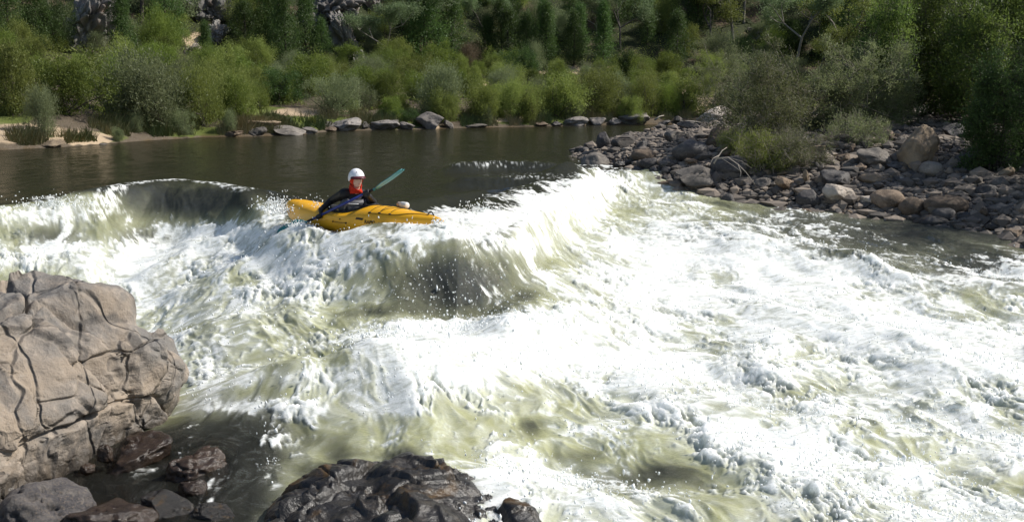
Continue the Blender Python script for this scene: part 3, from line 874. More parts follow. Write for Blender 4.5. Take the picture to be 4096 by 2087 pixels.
# gravel and pebbles
N = 34000
gu, gv = rng.uniform(560, 1090, N * 2), rng.uniform(122, 300, N * 2)
b_ = (gv - 260.5) / F
t_ = CAMZ / np.maximum(SP + b_ * CP, .02)
gx, gy = (gu - 512) / F * t_ * 1.15, t_ * (CP - b_ * SP) * 1.15
sb_ = s_bar(gx, gy)
ok = (sb_ > -.5) & (sb_ < 18) & (gy < 60)
gx, gy = gx[ok][:N], gy[ok][:N]
n = len(gx); g0 = gz(gx, gy)
bv, bf = ico(1)
r_ = np.clip(rng.lognormal(-3.05, .6, n), .015, .2)
sc = np.stack([rng.uniform(.8, 1.5, n), rng.uniform(.8, 1.4, n), rng.uniform(.45, .9, n)], -1) * r_[:, None]
pv = bv[None] * sc[:, None] * (1 + .16 * rng.normal(size=(n, len(bv), 1)))
an = rng.uniform(0, 6.28, n); ca, sa = np.cos(an)[:, None], np.sin(an)[:, None]
pv = np.stack([pv[..., 0] * ca - pv[..., 1] * sa, pv[..., 0] * sa + pv[..., 1] * ca, pv[..., 2]], -1) + np.stack([gx, gy, g0 + r_ * .2], -1)[:, None]
k = NT("gravel")
t = k.attr("tint"); nz = k.noise(30, 3, .6, k.n("TexCoord").outputs["Object"])
c = k.mix(t, (0.06, 0.052, 0.046), (0.30, 0.24, 0.185))
c = k.mix(k.math('MULTIPLY', nz, .5), c, (0.10, 0.085, 0.07))
k.l(c, k.b.inputs["Base Color"]); k.b.inputs["Roughness"].default_value = .85
tint = np.repeat(rng.random(n) ** 1.5, len(bv))
grav = link("gravel", np_mesh("gravel", pv.reshape(-1, 3), (bf[None] + (np.arange(n) * len(bv))[:, None, None]).reshape(-1, 3), False, {"tint": tint}), k.m)
tag(grav, "grey and brown pebbles between the boulders of the bar", None, None, "stuff")

# far shore stones
FARG = "rocks along the far shore"
for i, (u, v, w, h, mt, ds, hero) in enumerate([
 (348, 131, 34, 16, 'shore', "broken grey rock ledge on the far shore below the grey shrub", "broken grey ledge"),
 (384, 130, 30, 12, 'shore', "low sloping grey rock running into the pool", "low sloping grey rock"),
 (365, 129, 9, 8, 'grey', "small dark stone between two grey ledges on the far shore", None),
 (430, 129.5, 30, 21, 'shore', "tall slanting rock slab with tan foot on the far shore", "tall slanting slab"),
 (448, 128.5, 10, 9, 'grey', "grey pointed stone right of the slanting slab", None),
 (473, 128, 30, 4, 'grey', "long low stone strip at the far water line", None),
 (576, 126, 28, 11, 'shore', "ribbed grey rock left of the biggest far-shore outcrop", "ribbed grey rock"),
 (596, 125.5, 22, 10, 'shore', "ribbed dark rock touching the biggest far-shore outcrop", None),
 (634, 125, 34, 14, 'shore', "biggest grey outcrop on the far shore, ribbed and domed", "biggest far-shore outcrop"),
 (557, 126, 12, 5, 'dark', "little dark stone at the left end of the ribbed rocks", None),
 (285, 136, 36, 11, 'grey', "smooth grey boulder in the water by the grassy bank", "smooth grey shore boulder"),
 (257, 137, 18, 10, 'grey', "blocky grey boulder below the flat tan ledge", None),
 (258, 128, 40, 8, 'tan', "flat tan ledge in the grassy bank", "flat tan ledge"),
 (325, 128, 16, 9, 'grey', "jagged grey stone at the top of the far-shore ledge", None),
 (104, 148, 18, 5, 'grey', "low grey stone awash at left, first of three", None),
 (120, 147, 17, 5, 'grey', "low grey stone awash between two others by the sandy bank", None),
 (134, 146, 9, 3.5, 'dark', "tiny dark stone awash right of the two low grey ones", None),
 (49, 147.5, 20, 8, 'tan', "tan stone at the sandy bank under the leaning willow", "tan stone at the sandy bank"),
 (665, 125, 14, 5, 'dark', "dark stone at the far water line behind the bar", None),
 (405, 128.5, 20, 7, 'shore', "low brown-grey rock between the sloping rock and the slanting slab", None),
 (306, 133, 22, 8, 'shore', "flat grey rock at the water right of the smooth grey boulder", None),
 (330, 132, 16, 7, 'brown', "small brown rock left of the broken grey ledge", None),
 (232, 137, 20, 7, 'brown', "low brown rock at the water below the grassy bank", None),
 (615, 125.5, 16, 8, 'shore', "dark ribbed rock between two bigger ones at the far water line", None),
 (540, 126, 18, 5, 'brown', "long low brown stone left of the ribbed rocks", None)]):
    put_rock(u, v, w, h, mt, ANG[i % 7], ds, name="shore_rock", hero=hero, group=FARG, tilt=random.uniform(-.15, .2), depth=1.1)

# cliffs on the slope
for i, (u, v, w, h, ds, hero, tl, mt) in enumerate([
 (78, 47, 42, 62, "tall grey and pink cliff face above the left bank shrubs", "tall grey and pink cliff", .35, 'cliff'),
 (113, 34, 22, 45, "narrow grey crag right of the tall pink cliff", None, .1, 'cliff'),
 (206, 22, 32, 34, "pale grey cliff patch at the top edge between pines", "pale grey cliff patch", 0, 'cliff'),
 (212, 46, 22, 22, "grey rock outcrop behind the small leaning pine", None, .2, 'cliff'),
 (322, 30, 50, 50, "big grey cliff leaning to the right beside the dark pines", "big leaning grey cliff", .45, 'cliff'),
 (344, 52, 24, 36, "lower grey crag at the foot of the leaning cliff", None, .4, 'cliff'),
 (372, 12, 12, 18, "small pale crag at the top edge right of the leaning cliff", None, 0, 'cliff'),
 (358, 64, 14, 12, "grey block on the slope above the helmet", None, 0, 'cliff'),
 (190, 54, 16, 9, "small pale rock left of the small leaning pine", None, 0, 'pale'),
 (790, 50, 22, 14, "grey scree block on the shaded right slope", None, 0, 'cliff'),
 (830, 56, 24, 16, "grey scree block under the gap in the trees", None, 0, 'cliff'),
 (760, 42, 18, 12, "small grey scree block high on the right slope", None, 0, 'cliff')]):
    p = hit(u, v)
    put_rock(u, v, w * 1.4, h * 1.15, mt, CLIFF[i % 4], ds, name="cliff_rock", hero=hero, group="rock faces on the slope", tilt=tl, sink=.5, depth=1.3, cat="cliff")

# ---- near rocks: jointed block at left and wet ledge at the bottom
def block_mesh(name, n, center, half, p=5.0, shape=None, cells=(), lump=.05, seed=3):
    g = np.linspace(-1, 1, n)
    a, b = np.meshgrid(g, g)
    fs, vs = [], []
    idx = np.arange(n * n).reshape(n, n)
    q = np.stack([idx[:-1, :-1], idx[:-1, 1:], idx[1:, 1:], idx[1:, :-1]], -1).reshape(-1, 4)
    for ax in range(3):
        for sg in (-1, 1):
            c = np.full_like(a, sg)
            t = [None] * 3; t[ax] = c; t[(ax + 1) % 3] = a; t[(ax + 2) % 3] = b
            vs.append(np.stack(t, -1).reshape(-1, 3)); fs.append((q if sg > 0 else q[:, ::-1]) + len(fs) * n * n)
    v = np.concatenate(vs); f = np.concatenate(fs)
    key = np.round(v * 1e5).astype(np.int64)
    _, first, inv = np.unique(key, axis=0, return_index=True, return_inverse=True)
    v = v[first]; f = inv.ravel()[f]
    r = (np.abs(v) ** p).sum(1) ** (1 / p)
    nrm = np.sign(v) * np.abs(v) ** (p - 1); nrm /= np.linalg.norm(nrm, axis=1)[:, None]
    v = v / r[:, None] * np.array(half)
    v0 = v.copy()
    if shape is not None: v = shape(v)
    w = v + np.stack([fbm(v[:, 0] * 1.5, v[:, 1] * 1.5, v[:, 2] * 1.5 + 9 * i, 3) for i in range(3)], -1) * .10
    disp = lump * fbm(v[:, 0] * 1.3, v[:, 1] * 1.3, v[:, 2] * 1.3 + seed, 4) * 2
    for (M3, off, depth, wid, sd) in cells:
        f1, f2, iv, rel = voronoi(w @ np.array(M3).T, sd)
        e = f2 - f1
        depth = depth * (.25 + .75 * ss(-.25, .35, fbm(v[:, 0] * 1.1 + sd, v[:, 1] * 1.1, v[:, 2] * 1.1, 2)))
        tl_ = np.stack([np.sin(iv * 91), np.sin(iv * 57 + 2), np.sin(iv * 33 + 4)], -1)
        disp = disp + (off * (iv - .5) + off * .55 * (rel * tl_).sum(1)) * ss(0, .06, e) - depth * np.exp(-(e / wid) ** 2) - depth * .12 * np.exp(-(e / (wid * 3)) ** 2)
    disp = disp + .010 * fbm(v[:, 0] * 9, v[:, 1] * 9, v[:, 2] * 9, 4)
    v = v + nrm * disp[:, None] + np.array(center)
    return np_mesh(name, v, f)

def rot(ax, ay, az): return np.array(Matrix.Rotation(az, 3, 'Z') @ Matrix.Rotation(ay, 3, 'Y') @ Matrix.Rotation(ax, 3, 'X'))
def crag_shape(v):
    v = v.copy()
    x, y, z = v[:, 0].copy(), v[:, 1].copy(), v[:, 2].copy()
    up = ss(-.85, .75, z)
    v[:, 0] += 0.13 * up * ss(-.4, 1.6, y) - 0.10                 # the far end hangs out over the water
    v[:, 0] -= 0.30 * ss(0.15, .85, z) * ss(1.6, .4, y)            # the brow of the near end lies back
    v[:, 2] += ss(-.1, .8, z) * (0.22 * ss(.3, -1.3, x) - 0.30 * ss(.9, 1.7, y) * ss(-.2, 1.0, x) + 0.12 * np.exp(-((x + .9) / .5) ** 2 - ((y - 1.0) / .5) ** 2))
    v[:, 1] += 0.35 * ss(.2, -1.6, x)
    v[:, 0] += .33 * y
    v[:, 2] -= .20 * ss(1.34, 1.46, x) * ss(.45, .7, y) * ss(-.1, .5, z)
    v[:, 2] += .03 * ss(.2, .5, z) * np.exp(-((x - .85) / .35) ** 2 - ((y - 1.35) / .3) ** 2)
    v[:, 2] -= .10 * ss(.2, .5, z) * ss(.1, -.1, y) * ss(.3, .6, x)
    v[:, 0] -= 0.10 * np.exp(-((y - 1.0) / .25) ** 2) * ss(.3, -.6, z)   # undercut
    return v
S1 = np.diag([1.15, 1.15, .95]) @ rot(.25, .15, .35)
S2 = np.diag([2.5, 2.3, 1.25]) @ rot(-.28, .05, .2)
S3 = np.diag([7.0, 7.0, 3.6]) @ rot(-.2, .1, .1)
crag = link("granite_boulder", block_mesh("granite_boulder", 300, (-4.90, 6.55, -.69), (1.68, 1.85, .90), 7.0, crag_shape,
     ((S1, .22, .09, .018, 3), (S2, .085, .05, .018, 11), (S3, .020, .012, .025, 23)), .045), M['crag'])
tag(crag, "huge cracked tan granite boulder standing in the near water at left", "rock")
things.append((crag, None, 80, 400, "cracked granite boulder"))

def ledge_shape(v):
    v = v.copy(); x, y, z = v[:, 0].copy(), v[:, 1].copy(), v[:, 2].copy()
    v[:, 2] -= ss(.0, .3, z) * (0.10 * ss(.25, .75, x) + .10 * np.exp(-((x + .28) / .12) ** 2) * ss(-.3, .5, y) - 0.05 * np.exp(-((x - .1) / .3) ** 2))
    v[:, 1] -= .16 * ss(0, -.8, x) - .04 * ss(0, .8, x)
    return v
T1 = np.diag([1.2, 1.5, 2.2]) @ rot(.3, .5, .5)
T2 = np.diag([2.2, 4.5, 6.5]) @ rot(.5, .2, .75)
ledge = link("wet_rock_ledge", block_mesh("wet_rock_ledge", 170, (-.70, 5.90, -1.03), (.86, .80, .27), 5.0, ledge_shape,
     ((T1, .10, .045, .02, 5), (T2, .035, .018, .025, 17), (np.diag([5.0, 9.0, 12.0]) @ rot(.4, .3, .7), .010, .006, .04, 29)), .05, 8), M['wet'])
tag(ledge, "wide black wet rock ledge at the bottom of the view, foam behind it", "rock")
things.append((ledge, None, 390, 490, "black wet ledge"))

# wet stones in the clear shallows at lower left: (u, v centre, w, h, level of centre, material, mesh, label)
NEARB = rock_mesh('boulder', 777, 5, 5, .16, keep=.82)
NR = [rock_mesh('boulder', 780 + i, 5, 4 + i % 4, .15, keep=.80) for i in range(5)]
NA = [rock_mesh('boulder', 790 + i, 5, 9, .17, keep=.64) for i in range(6)]
for (u, v, w, h, zc, mt, me, ds, hero, rz, tl, dep) in [
 (45, 517, 92, 62, -0.95, 'wetgrey', NEARB, "damp grey rounded boulder in the lower left shallows", "damp grey boulder", 0.1, .05, 1.0),
 (140, 460, 70, 40, -0.99, 'wetbrown', NA[3], "wet brown slab with a crack, right of the granite boulder", "wet brown cracked slab", .5, -.28, .8),
 (197, 472, 54, 46, -0.99, 'wetbrown', NR[1], "wet reddish-brown domed boulder with the stream parting round it", "wet domed boulder", .4, .1, .9),
 (196, 491, 34, 24, -0.98, 'wetbrown', NR[4], "smaller wet brown stone in front of the domed boulder", None, .2, 0, .9),
 (112, 521, 84, 34, -0.95, 'wetbrown', NA[1], "rusty brown flat stone at the very bottom left of the middle", "rusty flat stone", .3, .1, .8),
 (172, 513, 62, 34, -1.01, 'wet', NA[5], "black shiny wet stone with sun glints at the bottom", "black shiny stone", -.3, .15, .8),
 (215, 518, 48, 24, -1.01, 'wet', NR[3], "low black wet stone at the bottom edge right of the shiny one", None, -.2, .1, .8),
 (105, 454, 15, 17, -0.87, 'wetbrown', NR[0], "small round orange-brown stone perched by the granite boulder", None, 0, 0, 1.0),
 (88, 468, 15, 9, -0.95, 'wetbrown', NR[2], "tiny orange-brown pebble awash below the round one", None, .3, 0, 1.0),
 (216, 447, 50, 20, -1.01, 'wet', NR[2], "dark submerged boulder showing behind the domed one", None, .1, .05, .9)]:
    c = P(u, v, zc + .05); s = np.hypot(c[1], c[2] - CAMZ) / F
    o = bpy.data.objects.new("wet_stone", with_mat(me, mt)); COL.objects.link(o)
    o.location = c; o.scale = (w * s / 2 * 1.08, w * s / 2 * dep, h * s / 2 * 1.25); o.rotation_euler = (0, tl, rz)
    o["group"] = "wet stones in the near shallows"; o["category"] = "rock"; o["label"] = ds
    things.append((o, None, u, v, hero))

# bleached branches caught on the bar
def branch(pts_px, r0, name, label, mat='deadwood', twigs=()):
    b = MB()
    ps = [D(*q) for q in pts_px]
    b.tube(ps, list(np.linspace(r0, r0 * .35, len(ps))), 6)
    for tw in twigs:
        q = [D(*x) for x in tw]
        b.tube(q, list(np.linspace(r0 * .5, r0 * .2, len(q))), 5)
    o = b.build(name, M[mat])
    tag(o, label, "branch", "bleached branches on the stony bar")
    return o
branch([(714, 163, 21.2), (719, 155, 21.3), (722, 150.5, 21.4), (727, 147, 21.5)], .018, "dead_branch", "bleached forked branch standing before the tilted brown slab", 'deadwood',
       [[(719, 155, 21.3), (713, 158, 21.1), (709, 166, 20.9)]])
branch([(716, 158, 20.9), (728, 157, 20.7), (738, 164, 20.5), (746, 172, 20.3), (755, 184, 20.1)], .014, "dead_branch", "long bleached branch arching over the large dark boulder", 'deadwood',
       [[(722, 158, 20.8), (734, 166, 20.4), (741, 171, 20.3)], [(738, 164, 20.5), (741, 172, 20.2), (740, 178, 20.1)], [(728, 157, 20.7), (742, 161, 20.6), (752, 168, 20.5)]])
branch([(750, 150, 23), (757, 143, 23), (765, 141, 23)], .016, "dead_branch", "short bleached branch in the low green shrub", 'deadwood', [[(757, 143, 23), (754, 139, 23), (756, 135, 23)]])
branch([(655, 119.5, 48), (660, 116, 48.2), (664, 115.2, 48.4)], .05, "dead_branch", "pale driftwood stick at the far water line behind the bar", 'deadwood')
# ------------------------------------------------------------------ kayak
M['yellow'] = plain("yellow_plastic", (0.80, 0.40, 0.012), 0.36, 0.5, 0.04, 0.05, 9)
M['black'] = plain("black_neoprene", (0.010, 0.010, 0.012), 0.6, 0.35, 0.25, 0.25, 30)
M['cord'] = plain("black_cord", (0.015, 0.013, 0.012), 0.6, 0.3)
M['print'] = plain("dark_print", (0.030, 0.020, 0.010), 0.5, 0.3)
M['vest'] = plain("charcoal_nylon", (0.12, 0.12, 0.13), 0.6, 0.35, 0.3, 0.3, 25)
M['strap'] = plain("grey_webbing", (0.16, 0.16, 0.17), 0.6, 0.3)
M['reflect'] = plain("reflective_tape", (0.80, 0.80, 0.80), 0.3, 0.6)
M['red'] = plain("red_fleece", (0.62, 0.035, 0.012), 0.8, 0.2, 0.3, 0.15, 30)
M['maroon'] = plain("maroon_visor", (0.085, 0.010, 0.016), 0.4, 0.4)
M['white'] = plain("white_helmet_shell", (0.80, 0.80, 0.83), 0.3, 0.5, 0.0, 0.03)
M['glove'] = plain("black_glove", (0.014, 0.014, 0.017), 0.5, 0.4, 0.3, 0.25, 40)
M['blue'] = plain("blue_shaft", (0.022, 0.038, 0.22), 0.35, 0.5)
M['teal'] = plain("teal_blade", (0.030, 0.24, 0.27), 0.3, 0.5, 0, .15, 6)

BOW, STERN = D(443, 222, 11.90), D(286, 206, 13.62)
BOW[2] = STERN[2] = 0
KX = (BOW - STERN); KL = np.linalg.norm(KX); KX = KX / KL
KY = np.array([-KX[1], KX[0], 0]); KZ = np.array([0, 0, 1.0])
ROLL = math.radians(5)                                              # edged a little, near side up
KYr = KY * math.cos(ROLL) + KZ * math.sin(-ROLL); KZr = KZ * math.cos(ROLL) - KY * math.sin(-ROLL)
KC = (BOW + STERN) / 2 + np.array([0, 0, 0.035])
HL = KL / 2
def K(p):
    p = np.asarray(p, float)
    return KC + p[..., 0:1] * KX + p[..., 1:2] * KYr + p[..., 2:3] * KZr if p.ndim > 1 else KC + p[0] * KX + p[1] * KYr + p[2] * KZr

def prof(x):
    """half beam, keel, sheer, deck ridge at station x in -1..1 (stern..bow)"""
    xs = [-1.0, -.97, -.90, -.78, -.6, -.4, -.2, 0, .2, .4, .6, .8, .92, .98, 1.0]
    b = np.interp(x, xs, [.012, .055, .115, .185, .255, .305, .325, .325, .305, .262, .195, .115, .055, .025, .010])
    kz = np.interp(x, xs, [.17, .10, .035, -.02, -.06, -.08, -.09, -.09, -.085, -.075, -.05, -.01, .045, .095, .135])
    sh = np.interp(x, xs, [.215, .215, .205, .195, .180, .165, .150, .150, .170, .185, .190, .195, .205, .205, .195])
    rd = np.interp(x, xs, [.245, .285, .31, .315, .300, .27, .235, .245, .335, .335, .310, .285, .262, .238, .22])
    return b, kz, sh, rd
NS_, NR_ = 60, 40
xs = np.sin(np.linspace(-math.pi / 2, math.pi / 2, NS_)) * .5 + np.linspace(-1, 1, NS_) * .5
hv = []
for x in xs:
    b, kz, sh, rd = prof(x)
    for j in range(NR_):
        w = 2 * math.pi * j / NR_
        c, s = math.cos(w), math.sin(w)
        if s >= 0:
            y = b * np.sign(c) * abs(c) ** .9; z = sh + (rd - sh) * s ** 1.15
        else:
            y = b * np.sign(c) * abs(c) ** .62; z = sh + (kz - sh) * (-s) ** .95
        hv.append((x * HL, y, z))
def hull_y(xl, z):
    b, kz, sh, rd = prof(xl / HL)
    s = np.clip((sh - z) / (sh - kz), 0, 1) ** (1 / .95)
    return -b * (np.sqrt(1 - s * s)) ** .62
def deck_pt(xl, c, lift=.004):
    """point on deck: c = -1 near edge, 0 ridge, 1 far edge"""
    b, kz, sh, rd = prof(xl / HL)
    s = math.sqrt(max(0, 1 - c * c))
    return np.array([xl, b * np.sign(c) * abs(c) ** .9, sh + (rd - sh) * s ** 1.15 + lift])
hf = [(i * NR_ + j, (i + 1) * NR_ + j, (i + 1) * NR_ + (j + 1) % NR_, i * NR_ + (j + 1) % NR_) for i in range(NS_ - 1) for j in range(NR_)]
hb = MB(); hb.add(K(np.array(hv)) - KC, hf)
hb.f.append(tuple(range(NR_))); hb.f.append(tuple((NS_ - 1) * NR_ + j for j in range(NR_ - 1, -1, -1)))
kay = empty("kayak", KC)
tag(kay, "yellow plastic kayak with black deck lines, dropping over the lip of the rapid", "kayak")
hull = hb.build("hull", M['yellow'], kay)
KK = lambda p: K(np.asarray(p, float)) - KC
# cockpit rim
b = MB()
ring = []
for j in range(41):
    w = 2 * math.pi * j / 40
    x = -.12 + .40 * math.cos(w); y = .235 * math.sin(w) * (1 - .12 * math.cos(w))
    bb, kz, sh, rd = prof(x / HL)
    ring.append((x, y, max(sh + (rd - sh) * math.sqrt(max(0, 1 - (y / bb) ** 2)) ** 1.15, sh) + .012))
b.tube([KK(p) for p in ring], .014, 8)
b.build("cockpit_rim", M['black'], kay)
# emblem patch, rivets, cord and lettering on the near side
def on_side(x, z, off=.003): return KK((x, hull_y(x, z) - off, z))
b = MB(); g = []
for i in range(7):
    for j in range(3): g.append(on_side(.245 + .115 * i / 6 - .01 * j, (.178 - .026 * j / 2 - .004 * i / 6)))
b.add(g, [(i * 3 + j, i * 3 + j + 1, (i + 1) * 3 + j + 1, (i + 1) * 3 + j) for i in range(6) for j in range(2)])
b.build("emblem_patch", M['print'], kay)
for (x, z, r) in ((-.165, .095, .011), (.07, .092, .012), (-.035, .135, .010)):
    b = MB(); b.ball(on_side(x, z), r, 2); b.build("rivet", M['cord'], kay)
b = MB(); b.tube([on_side(-.165, .095), on_side(-.05, .090, .005), on_side(.07, .092)], .0035, 5); b.build("side_cord", M['cord'], kay)
cu = bpy.data.curves.new("lettering", 'FONT'); cu.body = "RAPID"; cu.size = .062; cu.shear = .15; cu.offset = .0016; cu.extrude = 0
cu2 = bpy.data.curves.new("lettering", 'FONT'); cu2.body = "KAYAKS"; cu2.size = .054; cu2.shear = .15
for c_, x0 in ((cu, .37), (cu2, .575)):
    o = bpy.data.objects.new("lettering", c_); COL.objects.link(o)
    dg = bpy.context.evaluated_depsgraph_get(); dg.update()
    me = bpy.data.meshes.new_from_object(o.evaluated_get(dg)); bpy.data.objects.remove(o)
    for vtx in me.vertices:
        vtx.co = on_side(x0 + vtx.co.x * .95, .112 + vtx.co.y - .03 * (x0 + vtx.co.x - .37), .004)
    link("lettering", me, M['print'], kay)
# deck lines, zig-zag over the front deck
b = MB()
zz = [(.42, -.86), (.47, 0.0), (.56, .6), (.60, 0.05), (.57, -.80), (.66, -.35), (.74, .1), (.78, .55), (.76, 0), (.72, -.78)]
for p, q in zip(zz[:-1], zz[1:]):
    b.tube([KK(deck_pt(p[0] + (q[0] - p[0]) * t, p[1] + (q[1] - p[1]) * t, .007)) for t in np.linspace(0, 1, 9)], .0027, 5)
b.tube([KK(deck_pt(x, -.90 + .5 * ss(.75, 1.2, x), .006)) for x in np.linspace(.40, 1.22, 16)], .0035, 5)
b.tube([KK(deck_pt(x, .90 - .5 * ss(.75, 1.2, x), .006)) for x in np.linspace(.40, 1.22, 16)], .0035, 5)
b.build("deck_line", M['cord'], kay)
for x in (.42, .57, .72):
    b = MB(); b.ball(KK(deck_pt(x, -.88, .006)), (.02, .012, .011), 2); b.build("deck_fitting", M['cord'], kay)
for x0, nm in ((1.22, 1), (-1.25, -1)):
    b = MB(); p = deck_pt(x0, 0, .0)
    b.tube([KK(p + np.array([.05 * nm * (t - .5) * 2, .0, .045 * math.sin(math.pi * t) - .004])) for t in np.linspace(0, 1, 10)], .0085, 6)
    b.build("grab_handle", M['black'], kay)

# bottle under the deck lines
M['bottle'] = plain("clear_bottle", (0.72, 0.70, 0.68), 0.12, 0.6, 0, .05)
M['cap'] = plain("pale_bottle_cap", (0.55, 0.40, 0.33), 0.4, 0.4)
bo = KK(deck_pt(.665, .35, .045)) + KC
bt = empty("water_bottle", bo)
tag(bt, "clear water bottle lying under the deck lines of the yellow kayak", "bottle")
dirb = KX * .93 + KY * -.25; dirb /= np.linalg.norm(dirb)
b = MB(); b.tube([dirb * t for t in (-.06, -.052, -.03, 0, .04, .078, .095, .10)], [.022, .036, .041, .043, .041, .042, .036, .022], 16); b.build("bottle_body", M['bottle'], bt)
b = MB(); b.tube([dirb * t for t in (-.115, -.11, -.075, -.06)], [.022, .031, .033, .027], 14); b.build("bottle_cap", M['cap'], bt)

# ------------------------------------------------------------------ paddle
RH, LH = D(319.2, 215.5, 12.74), D(367.2, 192.3, 12.50)
PD = (LH - RH); PL = np.linalg.norm(PD); PD = PD / PL
pad = empty("paddle", (RH + LH) / 2); PC = (RH + LH) / 2
tag(pad, "kayak paddle with blue shaft and teal blades held by the kayaker", "paddle")
at = lambda t: RH + PD * t - PC                                     # t metres from the lower hand
b = MB(); b.tube([at(t) for t in (-.10, .2, PL * .5, PL - .06)], .0165, 12); b.build("shaft", M['blue'], pad)
b = MB(); b.tube([at(t) for t in (PL - .06, PL + .06, PL + .15)], .0172, 12); b.build("shaft_end", M['black'], pad)
b = MB(); b.tube([at(t) for t in (-.24, -.16, -.10)], .0172, 12); b.build("shaft_end", M['black'], pad)
def blade(t0, sgn, up, length=.47, width=.105, curl=.05):
    side = np.cross(PD, up); side /= np.linalg.norm(side); nrm = np.cross(side, PD)
    n, m_ = 24, 9
    vs, fs = [], []
    for face in (1, -1):
        for i in range(n + 1):
            t = i / n
            wd = width * min(1, (t * 3.2) ** .7 + .16) * (1 if t < .75 else math.sqrt(max(0.02, 1 - ((t - .75) / .262) ** 2)))
            for j in range(m_):
                q = -1 + 2 * j / (m_ - 1)
                th = (.004 + .010 * math.exp(-(q / .22) ** 2) * (1 - t * .7)) * face
                vs.append(at(t0 + sgn * t * length) + side * q * wd * (1 + .10 * q * (1 if t > .3 else 0)) + nrm * (th + curl * (t ** 2) * 1.0 + .018 * (q * q) * min(1, t * 3)))
    N1 = (n + 1) * m_
    for i in range(n):
        for j in range(m_ - 1):
            a = i * m_ + j
            fs.append((a, a + 1, a + m_ + 1, a + m_)); fs.append((N1 + a, N1 + a + m_, N1 + a + m_ + 1, N1 + a + 1))
    rim = [i * m_ for i in range(n + 1)] + [n * m_ + j for j in range(1, m_)] + [i * m_ + m_ - 1 for i in range(n - 1, -1, -1)] + [j for j in range(m_ - 2, 0, -1)]
    for a, c in zip(rim, rim[1:] + rim[:1]): fs.append((a, N1 + a, N1 + c, c))
    bb = MB(); bb.add(vs, fs)
    bb.tube([at(t0 - sgn * .03), at(t0 + sgn * .08)], [.0185, .015], 10)
    return bb
blade(PL + .13, 1, np.array([-.45, .16, .88]), .47, .10, .055).build("blade", M['teal'], pad)
blade(-.22, -1, np.array([.75, -.45, .35]), .45, .10, .04).build("blade", M['teal'], pad)

# ------------------------------------------------------------------ kayaker
FD = np.array([.60, -.80, 0])                                        # way the face looks
FR = np.array([FD[1], -FD[0], 0.0]); UPZ = np.array([0, 0, 1.0])      # the paddler's right, up
FR = np.array([-.80, -.60, 0])
hips = D(351.5, 217, 12.90); chest = D(352.3, 201, 12.86); neck = D(355.2, 193.2, 12.80)
HC = D(356.4, 178.8, 12.76)                                          # middle of the head
rsh, rel, rwr = D(343.8, 193.2, 12.74), D(331.8, 200.0, 12.96), D(321.3, 208.6, 12.82)
lsh, lel, lwr = D(361.2, 193.4, 12.92), D(373.6, 202.3, 12.72), D(370.2, 197.2, 12.56)
BC = hips.copy(); BC[2] = K((-.15, 0, .12))[2]

def head_xyz(l):
    """local head coordinates (right, forward, up) to space"""
    l = np.asarray(l, float)
    return HC + l[..., 0:1] * FR + l[..., 1:2] * FD + l[..., 2:3] * UPZ
hv0, hf0 = ico(5)
def sculpt(v):
    x, y, z = v[:, 0] * .073, v[:, 1] * .095, v[:, 2] * .118
    jaw = ss(-.01, -.11, z)
    x = x * (1 - .30 * jaw); y = y * (1 - .10 * jaw) + .012 * jaw
    front = ss(.02, .07, y)
    G = lambda cx, cz, sx, sz: np.exp(-((x - cx) / sx) ** 2 - ((z - cz) / sz) ** 2) * front
    y = y - .010 * front * ss(.01, .05, np.abs(x)) 
    y = y + .026 * G(0, -.018, .011, .022) * 1.0 + .012 * G(0, .008, .009, .022)       # nose
    y = y - .011 * (G(.030, .010, .016, .011) + G(-.030, .010, .016, .011))            # eye hollows
    y = y + .006 * (G(.028, .030, .024, .008) + G(-.028, .030, .024, .008))            # brows
    y = y + .007 * G(0, -.052, .020, .006) + .006 * G(0, -.064, .017, .006) - .004 * G(0, -.058, .020, .0025)   # lips
    y = y + .010 * G(0, -.092, .022, .016)                                              # chin
    y = y + .004 * (G(.045, -.020, .016, .018) + G(-.045, -.020, .016, .018))          # cheeks
    return np.stack([x, y, z], -1)
body = MB()
body.add(head_xyz(sculpt(hv0)), hf0)
for s_ in (-1, 1):                                                    # ears
    body.ball(head_xyz((s_ * .072, -.008, -.005)), (.010, .014, .028), 2)
body.capsule(neck - UPZ * .03, HC - UPZ * .07 - FD * .015, .060, .055)
body.capsule(hips, chest, .125, .13); body.capsule(chest, neck - UPZ * .05, .125, .07)
body.capsule(rsh, lsh, .06, .06)
for a, c, d in ((rsh, rel, rwr), (lsh, lel, lwr)):
    body.capsule(a, c, .050, .040); body.capsule(c, d, .038, .027)
kk = [K((.20, .10, .20)), K((.20, -.10, .20)), K((.75, .07, .10)), K((.75, -.07, .10))]
for s_, kn, ft in ((1, kk[0], kk[2]), (-1, kk[1], kk[3])):           # legs inside the hull
    hp = hips + KY * .08 * s_
    body.capsule(hp, kn, .075, .055); body.capsule(kn, ft, .05, .038)
